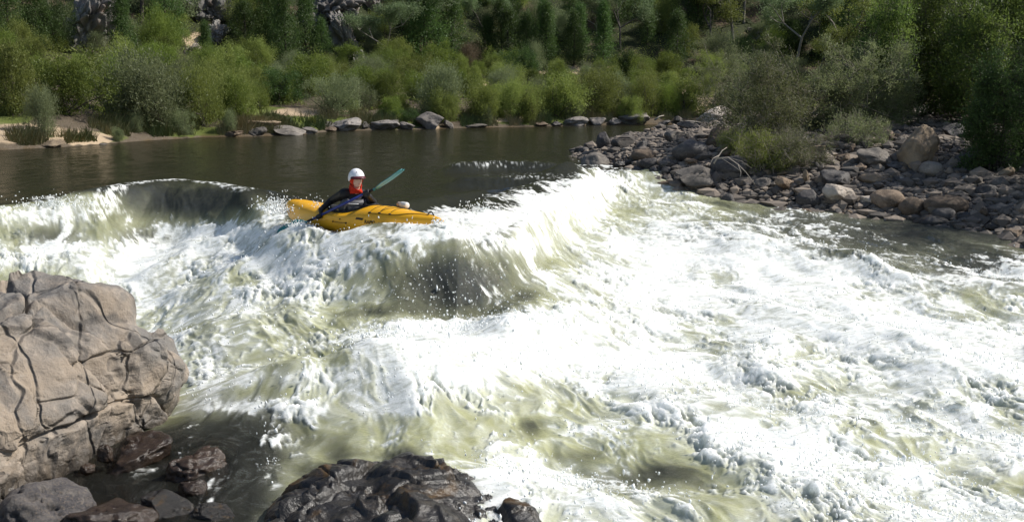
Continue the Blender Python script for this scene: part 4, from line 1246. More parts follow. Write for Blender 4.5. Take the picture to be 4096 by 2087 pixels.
def palm_and_fingers(b, wrist, grip, axis, palm_dir, r_sh=.017, fat=1.0):
    """hand wrapped round the shaft at grip: four curled fingers of different length and a thumb"""
    axis = axis / np.linalg.norm(axis)
    d = grip - wrist; d = d - axis * d.dot(axis) * .4; d /= np.linalg.norm(d)
    out = d - axis * d.dot(axis); out /= np.linalg.norm(out); side = np.cross(axis, out)
    if side.dot(palm_dir) < 0: side = -side
    back = grip - side * (r_sh + .016 * fat)
    b.capsule(wrist, back - out * .02, .026 * fat, .024 * fat)
    for k_ in range(4):
        o = axis * (.030 - .020 * k_) + 0
        L_ = (.9, 1.0, .95, .78)[k_]
        pts = []
        for i, w in enumerate(np.linspace(-1.9, 1.55 * L_, 7)):
            rr = r_sh + .0105 * fat
            pts.append(grip + o + (out * math.cos(w) * rr + side * math.sin(w) * rr))
        b.tube(pts, [.0105 * fat, .0105 * fat, .010 * fat, .0098 * fat, .0095 * fat, .009 * fat, .008 * fat], 8)
        b.ball(pts[-1], .0082 * fat, 2)
        b.capsule(back - out * .012 + o * .8, pts[0], .0125 * fat, .0105 * fat)
    th = [back + axis * .035 - out * .01, grip + axis * .050 - out * (r_sh + .004), grip + axis * .040 + side * (r_sh + .010) - out * .004, grip + axis * .028 + side * (r_sh + .008) + out * .012]
    b.tube(th, [.013 * fat, .012 * fat, .011 * fat, .008 * fat], 8); b.ball(th[-1], .0085 * fat, 2)
palm_and_fingers(body, rwr, RH, PD, FD, fat=.86)
palm_and_fingers(body, lwr, LH, -PD, -FD, fat=.86)
pm = remesh(body.mesh("person"), .0065, 2)
co = np.empty(len(pm.vertices) * 3, np.float32); pm.vertices.foreach_get("co", co); co = co.reshape(-1, 3)
loc = co - HC
lx, ly, lz = loc @ FR, loc @ FD, loc @ UPZ
fr_ = (ly > .05)
eye = np.maximum(np.exp(-((np.abs(lx) - .030) / .011) ** 2 - ((lz - .009) / .0055) ** 2), .85 * np.exp(-((np.abs(lx) - .029) / .017) ** 2 - ((lz - .029) / .0045) ** 2)) * fr_
lip = np.exp(-(lx / .019) ** 2 - ((lz + .058) / .009) ** 2) * fr_
for an, av in (("eye", eye), ("lip", lip)):
    a = pm.attributes.new(an, 'FLOAT', 'POINT'); a.data.foreach_set("value", av.astype(np.float32))
co -= BC; pm.vertices.foreach_set("co", co.ravel()); pm.update()
k = NT("skin")
c = k.mix(k.noise(60, 3, .5, k.n("TexCoord").outputs["Object"]), (0.62, 0.37, 0.27), (0.72, 0.46, 0.35))
c = k.mix(k.attr("lip"), c, (0.42, 0.16, 0.13)); c = k.mix(k.attr("eye"), c, (0.05, 0.03, 0.022))
k.l(c, k.b.inputs["Base Color"]); k.b.inputs["Roughness"].default_value = .45
person = link("person", pm, k.m, None, BC)
tag(person, "kayaker in black with white helmet and red hood, gripping the paddle with both hands", "person")

def cloth(name, mb, mat, voxel=.008, smooth=2):
    me = remesh(mb.mesh(name), voxel, smooth)
    for vtx in me.vertices: vtx.co -= Vector(BC)
    return link(name, me, M[mat], person)
j = MB()
j.capsule(hips, chest, .15, .152); j.capsule(chest, neck - UPZ * .075, .150, .085); j.capsule(rsh, lsh, .071, .071)
j.capsule(neck - UPZ * .06, neck + UPZ * .01, .075, .066)
for a, c, d in ((rsh, rel, rwr + (rel - rwr) * .08), (lsh, lel, lwr + (lel - lwr) * .1)):
    j.capsule(a, c, .064, .052); j.capsule(c, d, .050, .035)
cloth("jacket", j, 'black', .009, 3)
# life vest: wraps the trunk, open at the neck and armholes
b = MB(); rows = []
ctr0, ctr1 = hips * .55 + chest * .45, neck - UPZ * .045
NVr = 26
vdir = np.array([.50, -.866, 0.0]); vr = np.array([-.866, -.5, 0])
for i in range(13):
    t = i / 12; cpt = ctr0 * (1 - t) + ctr1 * t
    rx = np.interp(t, [0, .1, .5, .75, 1], [.168, .182, .182, .165, .125]); ry = np.interp(t, [0, .1, .5, .75, 1], [.160, .178, .186, .168, .108])
    for q in range(NVr):
        w = 2 * math.pi * q / NVr
        b.v.append(tuple(cpt + vr * rx * math.sin(w) + vdir * ry * math.cos(w) - UPZ * .03 * t * t * math.cos(w)))
for i in range(12):
    for q in range(NVr):
        b.f.append((i * NVr + q, i * NVr + (q + 1) % NVr, (i + 1) * NVr + (q + 1) % NVr, (i + 1) * NVr + q))
me = b.mesh("life_vest")
for vtx in me.vertices: vtx.co -= Vector(BC)
vest = link("life_vest", me, M['vest'], person)
sm = vest.modifiers.new("thickness", 'SOLIDIFY'); sm.thickness = .018; sm.offset = 1
def vest_pt(w, t, off=.024):
    cpt = ctr0 * (1 - t) + ctr1 * t
    rx = np.interp(t, [0, .1, .5, .75, 1], [.168, .182, .182, .165, .125]); ry = np.interp(t, [0, .1, .5, .75, 1], [.160, .178, .186, .168, .108])
    return cpt + vr * (rx + off) * math.sin(w) + vdir * (ry + off) * math.cos(w) - UPZ * .03 * t * t * math.cos(w) - BC
def patch(name, w0, w1, t0, t1, mat, off=.026, n=8, slope=0):
    g = [vest_pt(w0 + (w1 - w0) * i / n, (t0 + (t1 - t0) * jx / 2) + slope * i / n, off) for i in range(n + 1) for jx in range(3)]
    bb = MB(); bb.add(g, [(i * 3 + jx, i * 3 + jx + 1, (i + 1) * 3 + jx + 1, (i + 1) * 3 + jx) for i in range(n) for jx in range(2)])
    o = bb.build(name, M[mat], vest); s2 = o.modifiers.new("t", 'SOLIDIFY'); s2.thickness = .008
    return o
patch("reflective_strip", .85, .10, .66, .74, 'reflect', slope=-.04)
patch("chest_pocket", .62, -.50, .14, .42, 'vest', .040)
patch("buckle", -.12, -.24, .34, .40, 'reflect', .046)
patch("strap", .95, .85, .10, .98, 'strap', .022)
patch("strap", -.62, -.72, .10, .98, 'strap', .022)
patch("strap", 1.0, -.9, .07, .11, 'strap', .028, 14)
# gloves
for wr, gp_, ax, pdn in ((rwr, RH, PD, FD), (lwr, LH, -PD, -FD)):
    g = MB(); palm_and_fingers(g, wr + (gp_ - wr) * .02, gp_, ax, pdn, fat=1.12)
    g.capsule(wr + (wr - gp_) * .0, wr + (gp_ - wr) * .25, .036, .034)
    cloth("glove", g, 'glove', .005, 1)
# red hood: round the head and neck with a hole for the face
hv1 = sculpt(hv0)
nrm = hv0 / np.array([.073, .095, .118]); nrm /= np.linalg.norm(nrm, axis=1)[:, None]
hv1 = hv1 + nrm * .009
face = (hv1[:, 1] > .020) & (((hv1[:, 0]) / .069) ** 2 + ((hv1[:, 2] + .026) / .100) ** 2 < 1)
keep = [tuple(q) for q in hf0 if not face[q].any()]
b = MB(); b.add(head_xyz(hv1), keep)
drape = []
for i in range(9):
    t = i / 8
    for q in range(28):
        w = 2 * math.pi * q / 28
        r1 = np.array([.070, .078]) * (1 - t) + np.array([.088, .086]) * t + .006 * math.sin(3 * w + 5 * t)
        cc = (HC - UPZ * .055 - FD * .014) * (1 - t) + (neck + UPZ * .012) * t
        frontlow = (.5 + .5 * math.cos(w)) ** 2
        drape.append(cc + FR * r1[0] * math.sin(w) + FD * r1[1] * math.cos(w) - UPZ * (.078 * frontlow * (1 - t) + .004 * frontlow * t))
b.add(drape, [(i * 28 + q, i * 28 + (q + 1) % 28, (i + 1) * 28 + (q + 1) % 28, (i + 1) * 28 + q) for i in range(8) for q in range(28)])
me = b.mesh("hood")
bm = bmesh.new(); bm.from_mesh(me); loose = [x for x in bm.verts if not x.link_faces]; bmesh.ops.delete(bm, geom=loose, context='VERTS'); bm.to_mesh(me); bm.free()
for vtx in me.vertices: vtx.co -= Vector(BC)
me.polygons.foreach_set("use_smooth", [True] * len(me.polygons))
hood = link("hood", me, M['red'], person); s2 = hood.modifiers.new("t", 'SOLIDIFY'); s2.thickness = .006; s2.offset = 0
# helmet: shell cut above the brow, deeper at ear and nape
hs = hv0 * np.array([.104, .122, .128]); hs[:, 2] += .012
cut = .030 - .055 * ss(.06, -.02, hs[:, 1]) + .0 * hs[:, 0]
okv = hs[:, 2] > cut
keep = [tuple(q) for q in hf0 if okv[q].all()]
b = MB(); b.add(head_xyz(hs) - BC, keep)
me = b.mesh("helmet"); bm = bmesh.new(); bm.from_mesh(me)
bmesh.ops.delete(bm, geom=[x for x in bm.verts if not x.link_faces], context='VERTS'); bm.to_mesh(me); bm.free()
me.polygons.foreach_set("use_smooth", [True] * len(me.polygons))
helmet = link("helmet", me, M['white'], person); s2 = helmet.modifiers.new("t", 'SOLIDIFY'); s2.thickness = .010; s2.offset = -1
b = MB(); b.ball(head_xyz((.040, .085, .098)) - BC, .006, 2); b.build("vent_hole", M['cord'], helmet)
b = MB(); n = 18; vs = []
for jx in range(4):
    for i in range(n + 1):
        w = -1.25 + 2.5 * i / n
        o = jx / 3
        vs.append(head_xyz((math.sin(w) * (.103 + .014 * o), math.cos(w) * (.121 + .034 * o * math.cos(w) ** .5 if math.cos(w) > 0 else .121), .046 - .026 * o - .012 * (1 - math.cos(w)))) - BC)
b.add(vs, [(jx * (n + 1) + i, jx * (n + 1) + i + 1, (jx + 1) * (n + 1) + i + 1, (jx + 1) * (n + 1) + i) for jx in range(3) for i in range(n)])
vis = b.build("visor", M['maroon'], helmet); s2 = vis.modifiers.new("t", 'SOLIDIFY'); s2.thickness = .012
# spray skirt over the cockpit
b = MB(); vs = []
N_ = 40
for i in range(6):
    t = i / 5
    for q in range(N_):
        w = 2 * math.pi * q / N_
        p0 = np.array(ring[q]); p0 = K(p0 + np.array([.012 * math.cos(w), .012 * math.sin(w), .010 if i else -.015]))
        tc_ = hips * .62 + chest * .38 + (KX * math.cos(w) + KY * math.sin(w)) * .158
        e = t ** 1.0
        pp = p0 * (1 - e) + tc_ * e; pp[2] = p0[2] * (1 - t ** 2.2) + tc_[2] * t ** 2.2
        vs.append(pp - BC)
b.add(vs, [(i * N_ + q, i * N_ + (q + 1) % N_, (i + 1) * N_ + (q + 1) % N_, (i + 1) * N_ + q) for i in range(5) for q in range(N_)])
sk = b.build("spray_skirt", M['black'], person); s2 = sk.modifiers.new("t", 'SOLIDIFY'); s2.thickness = .006
# ------------------------------------------------------------------ plants
def leaves(c, ln, wd, r, up=0.0, out=None, outw=0.0):
    """one narrow four-cornered leaf per centre"""
    n = len(c)
    a = r.normal(size=(n, 3)); a[:, 2] += up
    if out is not None: a += out * outw
    a /= np.linalg.norm(a, axis=1)[:, None]
    b = np.cross(a, r.normal(size=(n, 3))); b /= np.linalg.norm(b, axis=1)[:, None]
    L_ = (ln * r.uniform(.6, 1.3, n))[:, None]; W_ = (wd * r.uniform(.7, 1.3, n))[:, None]
    v = np.stack([c - a * L_ * .5, c + b * W_ * .5, c + a * L_ * .5, c - b * W_ * .5], 1).reshape(-1, 3)
    return v, np.arange(n * 4).reshape(-1, 4)

def twig_tubes(segs, n=4):
    """many thin sticks: rows of (start, end, r0, r1)"""
    S = np.array([x[0] for x in segs]); E = np.array([x[1] for x in segs]); r0 = np.array([x[2] for x in segs]); r1 = np.array([x[3] for x in segs])
    d = E - S; d /= (np.linalg.norm(d, axis=1)[:, None] + 1e-9)
    a = np.cross(d, np.where(np.abs(d[:, 2:3]) < .8, [[0, 0, 1.0]], [[1.0, 0, 0]])); a /= np.linalg.norm(a, axis=1)[:, None]
    b = np.cross(d, a)
    w = np.arange(n) * 2 * math.pi / n
    cs = a[:, None] * np.cos(w)[None, :, None] + b[:, None] * np.sin(w)[None, :, None]
    v = np.concatenate([S[:, None] + cs * r0[:, None, None], E[:, None] + cs * r1[:, None, None]], 1)
    base = (np.arange(len(S)) * 2 * n)[:, None, None]
    q = np.array([[k, (k + 1) % n, n + (k + 1) % n, n + k] for k in range(n)])
    return v.reshape(-1, 3), (q[None] + base).reshape(-1, 4)

def clumps(r, M_, fn, sig, per, flat=.8):
    """clump centres by fn, then points round each; returns points, clump id"""
    cc = fn(M_)
    idd = np.repeat(np.arange(M_), per)
    p = cc[idd] + r.normal(size=(M_ * per, 3)) * (sig if np.isscalar(sig) else sig[idd][:, None]) * np.array([1, 1, flat])
    return cc, p, idd

def make_bush(seed, M_=80, per=90, ln=.05, wd=.014, sig=.12, up=.5, low=.05, hole=.35, stems=9, weep=0.0):
    """shrub of unit half width and height 1: stems and foliage meshes"""
    r = np.random.default_rng(seed)
    o = r.uniform(0, 40, 3)
    nl = int(r.integers(4, 8))
    lobes = [(r.normal() * .34, r.normal() * .34, r.uniform(.55, 1.0), r.uniform(.38, .62)) for _ in range(nl)] + [(0, 0, .9, .6)]
    def fn(m):
        out = []
        while len(out) < m:
            lx_, ly_, lh, lw = lobes[r.integers(len(lobes))]
            t = r.random() ** .8; an = r.uniform(0, 6.28)
            pr = math.sin(math.pi * (.10 + .82 * t)) ** .75
            bump = 1 + .5 * float(pn(np.array([math.cos(an) * 1.7 + o[0]]), np.array([math.sin(an) * 1.7 + o[1]]), t * 3 + o[2])[0])
            rr = lw * pr * bump * r.uniform(.1, 1) ** .5
            p = np.array([lx_ + rr * math.cos(an), ly_ + rr * math.sin(an), low + (lh - low) * t * (.85 + .15 * bump) + (.12 * r.random() ** 3 if t > .7 else 0)])
            if r.random() > hole * .5: out.append(p)
        return np.array(out)
    cc, p, idd = clumps(r, M_, fn, sig * r.uniform(.55, 1.45, M_), per)
    p[:, 2] = np.maximum(p[:, 2], .0)
    outw = p - np.array([0, 0, .3]); outw /= np.linalg.norm(outw, axis=1)[:, None]
    v, f = leaves(p, ln, wd, r, up, outw, .9)
    t = r.random(M_)[idd] * .7 + r.random(len(p)) * .3
    fol = np_mesh("foliage", v, f, False, {"tint": np.repeat(t, 4)})
    segs = []
    for i in range(stems):
        tgt = cc[r.integers(M_)]; a = np.array([r.normal() * .06, r.normal() * .06, -.05])
        mid = a + (tgt - a) * .5 + r.normal(size=3) * .05 + np.array([0, 0, .06])
        segs += [(a, mid, .020, .013), (mid, tgt, .013, .005)]
        for _ in range(5):
            t2 = cc[r.integers(M_)]
            if np.linalg.norm(t2 - mid) < .6: segs.append((mid + (tgt - mid) * r.random() * .7, t2, .006, .003))
    v, f = twig_tubes(segs)
    return fol, np_mesh("stem", v, f)

def make_pine(seed, M_=150, per=48, wide=.30, lean=0.0, sparse=0.0):
    """cypress pine of height 1"""
    r = np.random.default_rng(seed)
    def fn(m):
        h = r.random(m) ** .85 * .93 + .05
        rad_ = wide * (1.03 - h) ** .75 * np.minimum(1, h * 5 + .3)
        a = r.uniform(0, 6.28, m); q = r.uniform(.25, 1.05, m) ** .6
        lob = 1 + .28 * np.sin(a * 3 + h * 9 + seed) + .12 * r.normal(size=m)
        return np.stack([np.cos(a) * rad_ * q * lob, np.sin(a) * rad_ * q * lob, h + .05 * q], -1)
    cc, p, idd = clumps(r, M_, fn, .030 + .012 * r.random(M_), per, 1.5)
    v, f = leaves(p, .034, .008, r, 1.3)
    t = r.random(M_)[idd] * .65 + r.random(len(p)) * .35
    fol = np_mesh("foliage", v, f, False, {"tint": np.repeat(t, 4)})
    segs = [(np.array([0, 0, -.06]), np.array([0, 0, .5]), .018, .011), (np.array([0, 0, .5]), np.array([0, 0, .98]), .011, .003)]
    for q in cc[::4]: segs.append((np.array([0, 0, max(.03, q[2] - .07)]), q, .004, .002))
    v, f = twig_tubes(segs, 6)
    return fol, np_mesh("trunk", v, f)

def make_gum(seed, M_=46, per=120, sig=.055, clear_=.42):
    """open eucalypt of height 1"""
    r = np.random.default_rng(seed)
    segs = []; tips = []
    def grow(p, d, ln, rad_, dep):
        q = p + d * ln
        segs.append((p, q, rad_, rad_ * .72))
        if dep == 0 or ln < .05: tips.append(q); return
        for _ in range(2 if r.random() < .6 else 3):
            e = d + r.normal(size=3) * .55 + np.array([0, 0, .18]); e /= np.linalg.norm(e)
            grow(q, e, ln * r.uniform(.55, .8), rad_ * .62, dep - 1)
        if dep < 3 and r.random() < .6: tips.append(q)
    d = np.array([r.normal() * .08, r.normal() * .08, 1]); d /= np.linalg.norm(d)
    grow(np.array([0, 0, -.04]), d, clear_, .020, 4)
    tips = np.array(tips); s = .96 / tips[:, 2].max()
    segs = [(a * s, b * s, c * s, e * s) for a, b, c, e in segs]; tips *= s
    cc = tips[r.integers(len(tips), size=M_)] + r.normal(size=(M_, 3)) * .03
    idd = np.repeat(np.arange(M_), per)
    p = cc[idd] + r.normal(size=(M_ * per, 3)) * sig * np.array([1, 1, .7])
    v, f = leaves(p, .028, .008, r, -.6)
    t = r.random(M_)[idd] * .7 + r.random(len(p)) * .3
    fol = np_mesh("foliage", v, f, False, {"tint": np.repeat(t, 4)})
    v, f = twig_tubes(segs, 6)
    return fol, np_mesh("trunk", v, f)

PROTO = {}
def proto(kind):
    lst = []
    if kind == 'bush': lst = [make_bush(i, 120, 125, .055, .018, .10) for i in range(20, 26)]
    if kind == 'wisp': lst = [make_bush(i, 130, 125, .062, .011, .12, up=.9, hole=.2, stems=16) for i in range(40, 45)]
    if kind == 'pine': lst = [make_pine(i, 170, 52, w) for i, w in ((1, .24), (2, .30), (3, .20), (4, .34), (5, .27))]
    if kind == 'gum': lst = [make_gum(i, 95, 100) for i in range(60, 65)]
    return lst
KINDS_ = {k_: proto(k_) for k_ in ('bush', 'wisp', 'pine', 'gum')}
_tinted = {}
def tinted(me, mat):
    key = (me.name, mat)
    if key not in _tinted:
        c = me.copy(); c.materials.clear(); c.materials.append(M[mat]); _tinted[key] = c
    return _tinted[key]

def plant(p, w, h, kind, var, leaf, bark, name, desc, cat, group, u, v, hero=None, rz=None, lean=(0, 0)):
    """one plant: its foliage and its stem under an empty at its foot; w, h in metres"""
    fol, st = KINDS_[kind][var % len(KINDS_[kind])]
    o = empty(name, p)
    sx = w / 2 if kind in ('bush', 'wisp') else h * (w / (.55 * h) if w else 1.0)
    o.scale = (sx, sx, h); o.rotation_euler = (lean[0], lean[1], random.uniform(0, 6.28) if rz is None else rz)
    link("foliage", tinted(fol, leaf), None, o)
    link("stem" if kind in ('bush', 'wisp') else "trunk", tinted(st, bark), None, o)
    o["category"] = cat; o["group"] = group
    things.append((o, desc, u, v, hero))
    return o

def plant_px(u, vb, w, h, kind, var, leaf, bark, name, desc, cat, group, hero=None, rz=None, lean=(0, 0), y=None, front=0.0):
    """plant whose foot shows at (u, vb), w x h picture units"""
    p = hit(u, vb) if y is None else D(u, vb, y)
    s = np.hypot(p[1], p[2] - CAMZ) / F
    q = np.array([p[0], p[1] + w * s * .35 * (1 - front), 0]); q[0] = p[0] * q[1] / p[1]
    q[2] = float(gz(np.array([q[0]]), np.array([q[1]]))[0]) - .03 if y is None else p[2]
    return plant(q, w * s * q[1] / p[1], h * s * q[1] / p[1] + (p[2] - q[2]), kind, var, leaf, bark, name, desc, cat, group, u, vb - h / 2, hero, rz, lean)

SH = "shrubs on the far bank"
PN = "cypress pines on the slope"
for a in [
 # u, foot v, w, h, kind, variant, leaf, description, hero
 (163, 138, 132, 84, 'wisp', 0, 'leaf_grey', "biggest grey-green shrub, hanging over the left bank", "biggest grey-green shrub"),
 (205, 134, 60, 66, 'wisp', 1, 'leaf_olive', "olive shrub merging with the right side of the biggest grey one", "olive shrub beside the biggest one"),
 (44, 143, 40, 52, 'wisp', 2, 'leaf_grey', "thin grey willow leaning over the sandy bank", "thin leaning willow"),
 (14, 120, 70, 74, 'bush', 0, 'leaf_olive', "broad olive shrub at the left end of the far bank", "broad olive shrub at the left end"),
 (66, 122, 80, 66, 'bush', 1, 'leaf_green', "leafy green shrub behind the leaning willow", "leafy green shrub"),
 (110, 118, 60, 60, 'bush', 2, 'leaf_green', "green shrub showing above the left shoulder of the biggest grey one", None),
 (236, 122, 44, 46, 'bush', 3, 'leaf_green', "bright green rounded shrub at the grassy bank", "bright green rounded shrub"),
 (275, 107, 56, 36, 'bush', 4, 'leaf_dark', "dark green hedge-like shrub above the pale sand", "dark hedge-like shrub"),
 (332, 118, 58, 40, 'wisp', 3, 'leaf_grey', "grey twiggy shrub above the helmet", "grey twiggy shrub above the helmet"),
 (305, 100, 60, 44, 'bush', 5, 'leaf_green', "green shrub behind the grey twiggy one", None),
 (368, 108, 42, 40, 'bush', 0, 'leaf_green', "green shrub right of the grey twiggy one", None),
 (400, 126, 34, 16, 'bush', 1, 'leaf_dark', "low dark green shrub hanging to the water behind the paddle", "low dark green waterside shrub"),
 (440, 124, 66, 54, 'wisp', 4, 'leaf_grey', "grey-olive shrub behind the slanting slab", "grey-olive shrub behind the slanting slab"),
 (480, 124, 50, 44, 'wisp', 0, 'leaf_olive', "olive shrub with a dark leaning stem at the far water", None),
 (515, 124, 50, 42, 'wisp', 1, 'leaf_olive', "light olive waterside shrub in the middle of the far bank", "light olive waterside shrub"),
 (556, 122, 60, 46, 'bush', 2, 'leaf_olive', "rounded olive shrub behind the ribbed rocks", "rounded olive shrub"),
 (600, 121, 70, 48, 'wisp', 2, 'leaf_olive', "wide olive shrub behind the biggest far-shore outcrop", "wide olive shrub"),
 (646, 121, 56, 44, 'wisp', 3, 'leaf_olive', "olive shrub right of the biggest far-shore outcrop", None),
 (685, 120, 50, 42, 'bush', 3, 'leaf_olive', "bright olive shrub behind the white slab of the bar", None),
 (470, 72, 34, 26, 'wisp', 4, 'leaf_rust', "bare rusty shrub under the tall pines", "bare rusty shrub"),
 (398, 74, 46, 34, 'bush', 4, 'leaf_olive', "yellow-olive tree crown at the foot of the tall pines", "yellow-olive crown"),
 (628, 85, 36, 34, 'bush', 5, 'leaf_dark', "dark rounded shrub above the wide olive one", "dark rounded shrub"),
]:
    plant_px(*a[:7], 'bark', "shrub", a[7], "shrub", SH, a[8])
for a in [
 (10, 48, 44, 70, 'pine', 0, 'leaf_pine', "dense dark pine at the top left corner", "dense pine at the top left"),
 (38, 50, 40, 64, 'pine', 1, 'leaf_pine', "dark pine just left of the tall pink cliff", None),
 (207, 68, 26, 42, 'pine', 2, 'leaf_pine', "small dark pine with a bent top below the pale cliff patch", "small leaning pine"),
 (246, 50, 34, 44, 'pine', 3, 'leaf_pine', "dark spire-shaped pine left of the leaning cliff", "dark spire-shaped pine"),
 (266, 50, 38, 56, 'pine', 4, 'leaf_pine', "tall dark pine right of the spire-shaped one", None),
 (306, 52, 34, 62, 'pine', 0, 'leaf_pine', "tall dark pine standing against the leaning cliff", "tall pine against the cliff"),
 (322, 56, 22, 34, 'pine', 1, 'leaf_pine', "short dark pine at the foot of the leaning cliff", None),
 (425, 66, 56, 84, 'pine', 4, 'leaf_pine', "biggest dark pine in the middle of the slope", "biggest pine"),
 (452, 66, 40, 74, 'pine', 0, 'leaf_pine', "tall dark pine touching the biggest one on its right", None),
 (488, 60, 30, 40, 'pine', 2, 'leaf_pine', "short bright-edged pine right of the biggest pines", None),
 (508, 66, 34, 52, 'pine', 3, 'leaf_pine', "open dark pine with visible trunk at mid slope", "open dark pine"),
 (526, 66, 30, 50, 'pine', 1, 'leaf_pine', "thin dark pine right of the open one", None),
 (546, 70, 34, 62, 'pine', 2, 'leaf_pine', "slim tall pine above the rounded olive shrub", "slim tall pine"),
 (574, 66, 30, 50, 'pine', 0, 'leaf_pine', "ragged pine right of the slim tall one", None),
]:
    plant_px(*a[:7], 'bark_dark', "pine_tree", a[7], "tree", PN, a[8], front=1.0)

# the rest of the far bank: rows of shrubs from the water up, then trees on the slope
taken = []
def hides_cliff(u, v, w, h):
    return any(abs(u - a) < b + w * .3 and v - h < c for a, b, c in ((84, 24, 46), (206, 16, 44), (326, 24, 54), (372, 8, 16))) and v > 8
def too_close(x, y, d):
    for a, b in taken:
        if (a - x) ** 2 + (b - y) ** 2 < d * d: return True
    taken.append((x, y)); return False
sand_px = [(300, 112, 40, 6), (20, 132, 60, 8), (88, 138, 26, 6), (610, 72, 30, 6), (690, 96, 18, 10), (560, 70, 30, 5)]
cnt = 0
for tr in range(6000):
    if cnt >= 150: break
    u = rng.uniform(-60, 760); s = rng.choice([1.2, 3.2, 5.5, 8, 10.5, 13, 15.5, 18]) + rng.normal() * .6
    ysh = np.interp(u, [q[0] for q in _far_px], [P(*q)[1] for q in _far_px]) + s * 1.05
    x = (u - 512) / F * ysh
    if too_close(x, ysh, 1.5): continue
    z = float(gz(np.array([x]), np.array([ysh]))[0]); uu, vv = proj(np.array([x]), np.array([ysh]), np.array([z])); u, v = float(uu[0]), float(vv[0])
    if any(abs(u - a) < c and abs(v - b) < d for a, b, c, d in sand_px) or (u < 105 and s < 9): continue
    wet_row = s < 4
    lf = rng.choice(['leaf_olive', 'leaf_grey', 'leaf_green'], p=[.45, .3, .25] if wet_row else [.35, .15, .5])
    kd = 'wisp' if lf == 'leaf_grey' or rng.random() < .3 else 'bush'
    h = rng.uniform(.9, 1.8) if wet_row else rng.uniform(1.0, 2.1)
    if u < 320 and s < 3: h *= .55
    if 240 < u < 360 and s < 5: h *= .45
    tone = {'leaf_olive': "olive", 'leaf_grey': "grey-green", 'leaf_green': "green"}[lf]
    sz = "low" if h < 1.2 else "mid-sized" if h < 1.7 else "tall"
    if hides_cliff(u, v, h * 1.1 * F / ysh, h * F / ysh): continue
    plant(np.array([x, ysh, z - .04]), h * rng.uniform(1.0, 1.5), h, kd, int(rng.integers(6)), lf, 'bark', "shrub", f"{sz} {tone} shrub", "shrub", SH, u, v - h * F / ysh / 2)
    cnt += 1
for (u, v, w, h, kd, va, lf, ds) in ((362, 40, 30, 18, 'wisp', 1, 'leaf_grey', "grey-green scrub on the open slope right of the leaning cliff"), (384, 34, 30, 20, 'bush', 2, 'leaf_olive', "olive scrub on the open slope left of the biggest pine"),
      (350, 62, 34, 18, 'bush', 3, 'leaf_green', "green scrub at the foot of the lower grey crag"), (374, 56, 30, 22, 'wisp', 4, 'leaf_grey', "grey scrub between the lower crag and the yellow-olive crown"),
      (396, 22, 26, 30, 'wisp', 2, 'leaf_olive', "olive scrub at the top edge left of the biggest pine"), (60, 52, 30, 16, 'bush', 1, 'leaf_green', "green scrub under the tall pink cliff"), (98, 50, 34, 18, 'wisp', 3, 'leaf_grey', "grey scrub under the narrow crag"),
      (140, 46, 40, 26, 'wisp', 0, 'leaf_grey', "grey-green scrub right of the narrow crag"), (172, 44, 36, 30, 'bush', 4, 'leaf_olive', "olive scrub left of the pale cliff patch")):
    plant_px(u, v, w, h, kd, va, lf, 'bark', "shrub", ds, "shrub", "shrubs on the slope", front=1.0)
cnt = 0
for tr in range(9000):
    if cnt >= 165: break
    u = rng.uniform(-50, 1080); s = rng.choice([17, 19.5, 22, 25, 28, 32, 37]) + rng.normal() * .8
    ysh = np.interp(u, [q[0] for q in _far_px] + [1100], [P(*q)[1] for q in _far_px] + [58]) + s * 1.05
    x = (u - 512) / F * ysh
    if too_close(x, ysh, 2.05): continue
    z = float(gz(np.array([x]), np.array([ysh]))[0]); uu, vv = proj(np.array([x]), np.array([ysh]), np.array([z])); u, v = float(uu[0]), float(vv[0])
    if v < -8: continue
    if any(abs(u - c[0]) < c[2] and -5 < (c[1] + 4 - v) < c[3] * .9 for c in ((78, 47, 22, 55), (113, 34, 10, 40), (206, 22, 15, 28), (322, 34, 27, 50), (344, 52, 12, 34))): continue
    if hides_cliff(u, v, 2.0 * F / ysh, 3.2 * F / ysh): continue
    q = rng.random()
    right = u > 640
    if q < (.22 if right else .34):
        h = rng.uniform(3.2, 6.0); plant(np.array([x, ysh, z - .1]), h * rng.uniform(.45, .62), h, 'pine', int(rng.integers(5)), 'leaf_pine', 'bark_dark', "pine_tree", f"{'tall' if h > 4.6 else 'short'} dark pine", "tree", PN, u, v - h * F / ysh / 2)
    elif q < (.62 if right else .55):
        h = rng.uniform(3.5, 6.5); plant(np.array([x, ysh, z - .1]), h * rng.uniform(.5, .75), h, 'gum', int(rng.integers(5)), rng.choice(['leaf_gum', 'leaf_olive', 'leaf_grey']), rng.choice(['bark_pale', 'bark']), "gum_tree", f"{'tall' if h > 5 else 'short'} open-crowned gum tree", "tree", "gum trees on the slope", u, v - h * F / ysh / 2)
    else:
        h = rng.uniform(1.5, 3.0); lf = rng.choice(['leaf_olive', 'leaf_grey', 'leaf_green', 'leaf_dark'])
        plant(np.array([x, ysh, z - .05]), h * rng.uniform(1.1, 1.5), h, rng.choice(['bush', 'wisp']), int(rng.integers(6)), lf, 'bark', "shrub", f"{'low' if h < 2.2 else 'tall'} {dict(leaf_olive='olive', leaf_grey='grey-green', leaf_green='green', leaf_dark='dark green')[lf]} slope shrub", "shrub", "shrubs on the slope", u, v - h * F / ysh / 2)
    cnt += 1

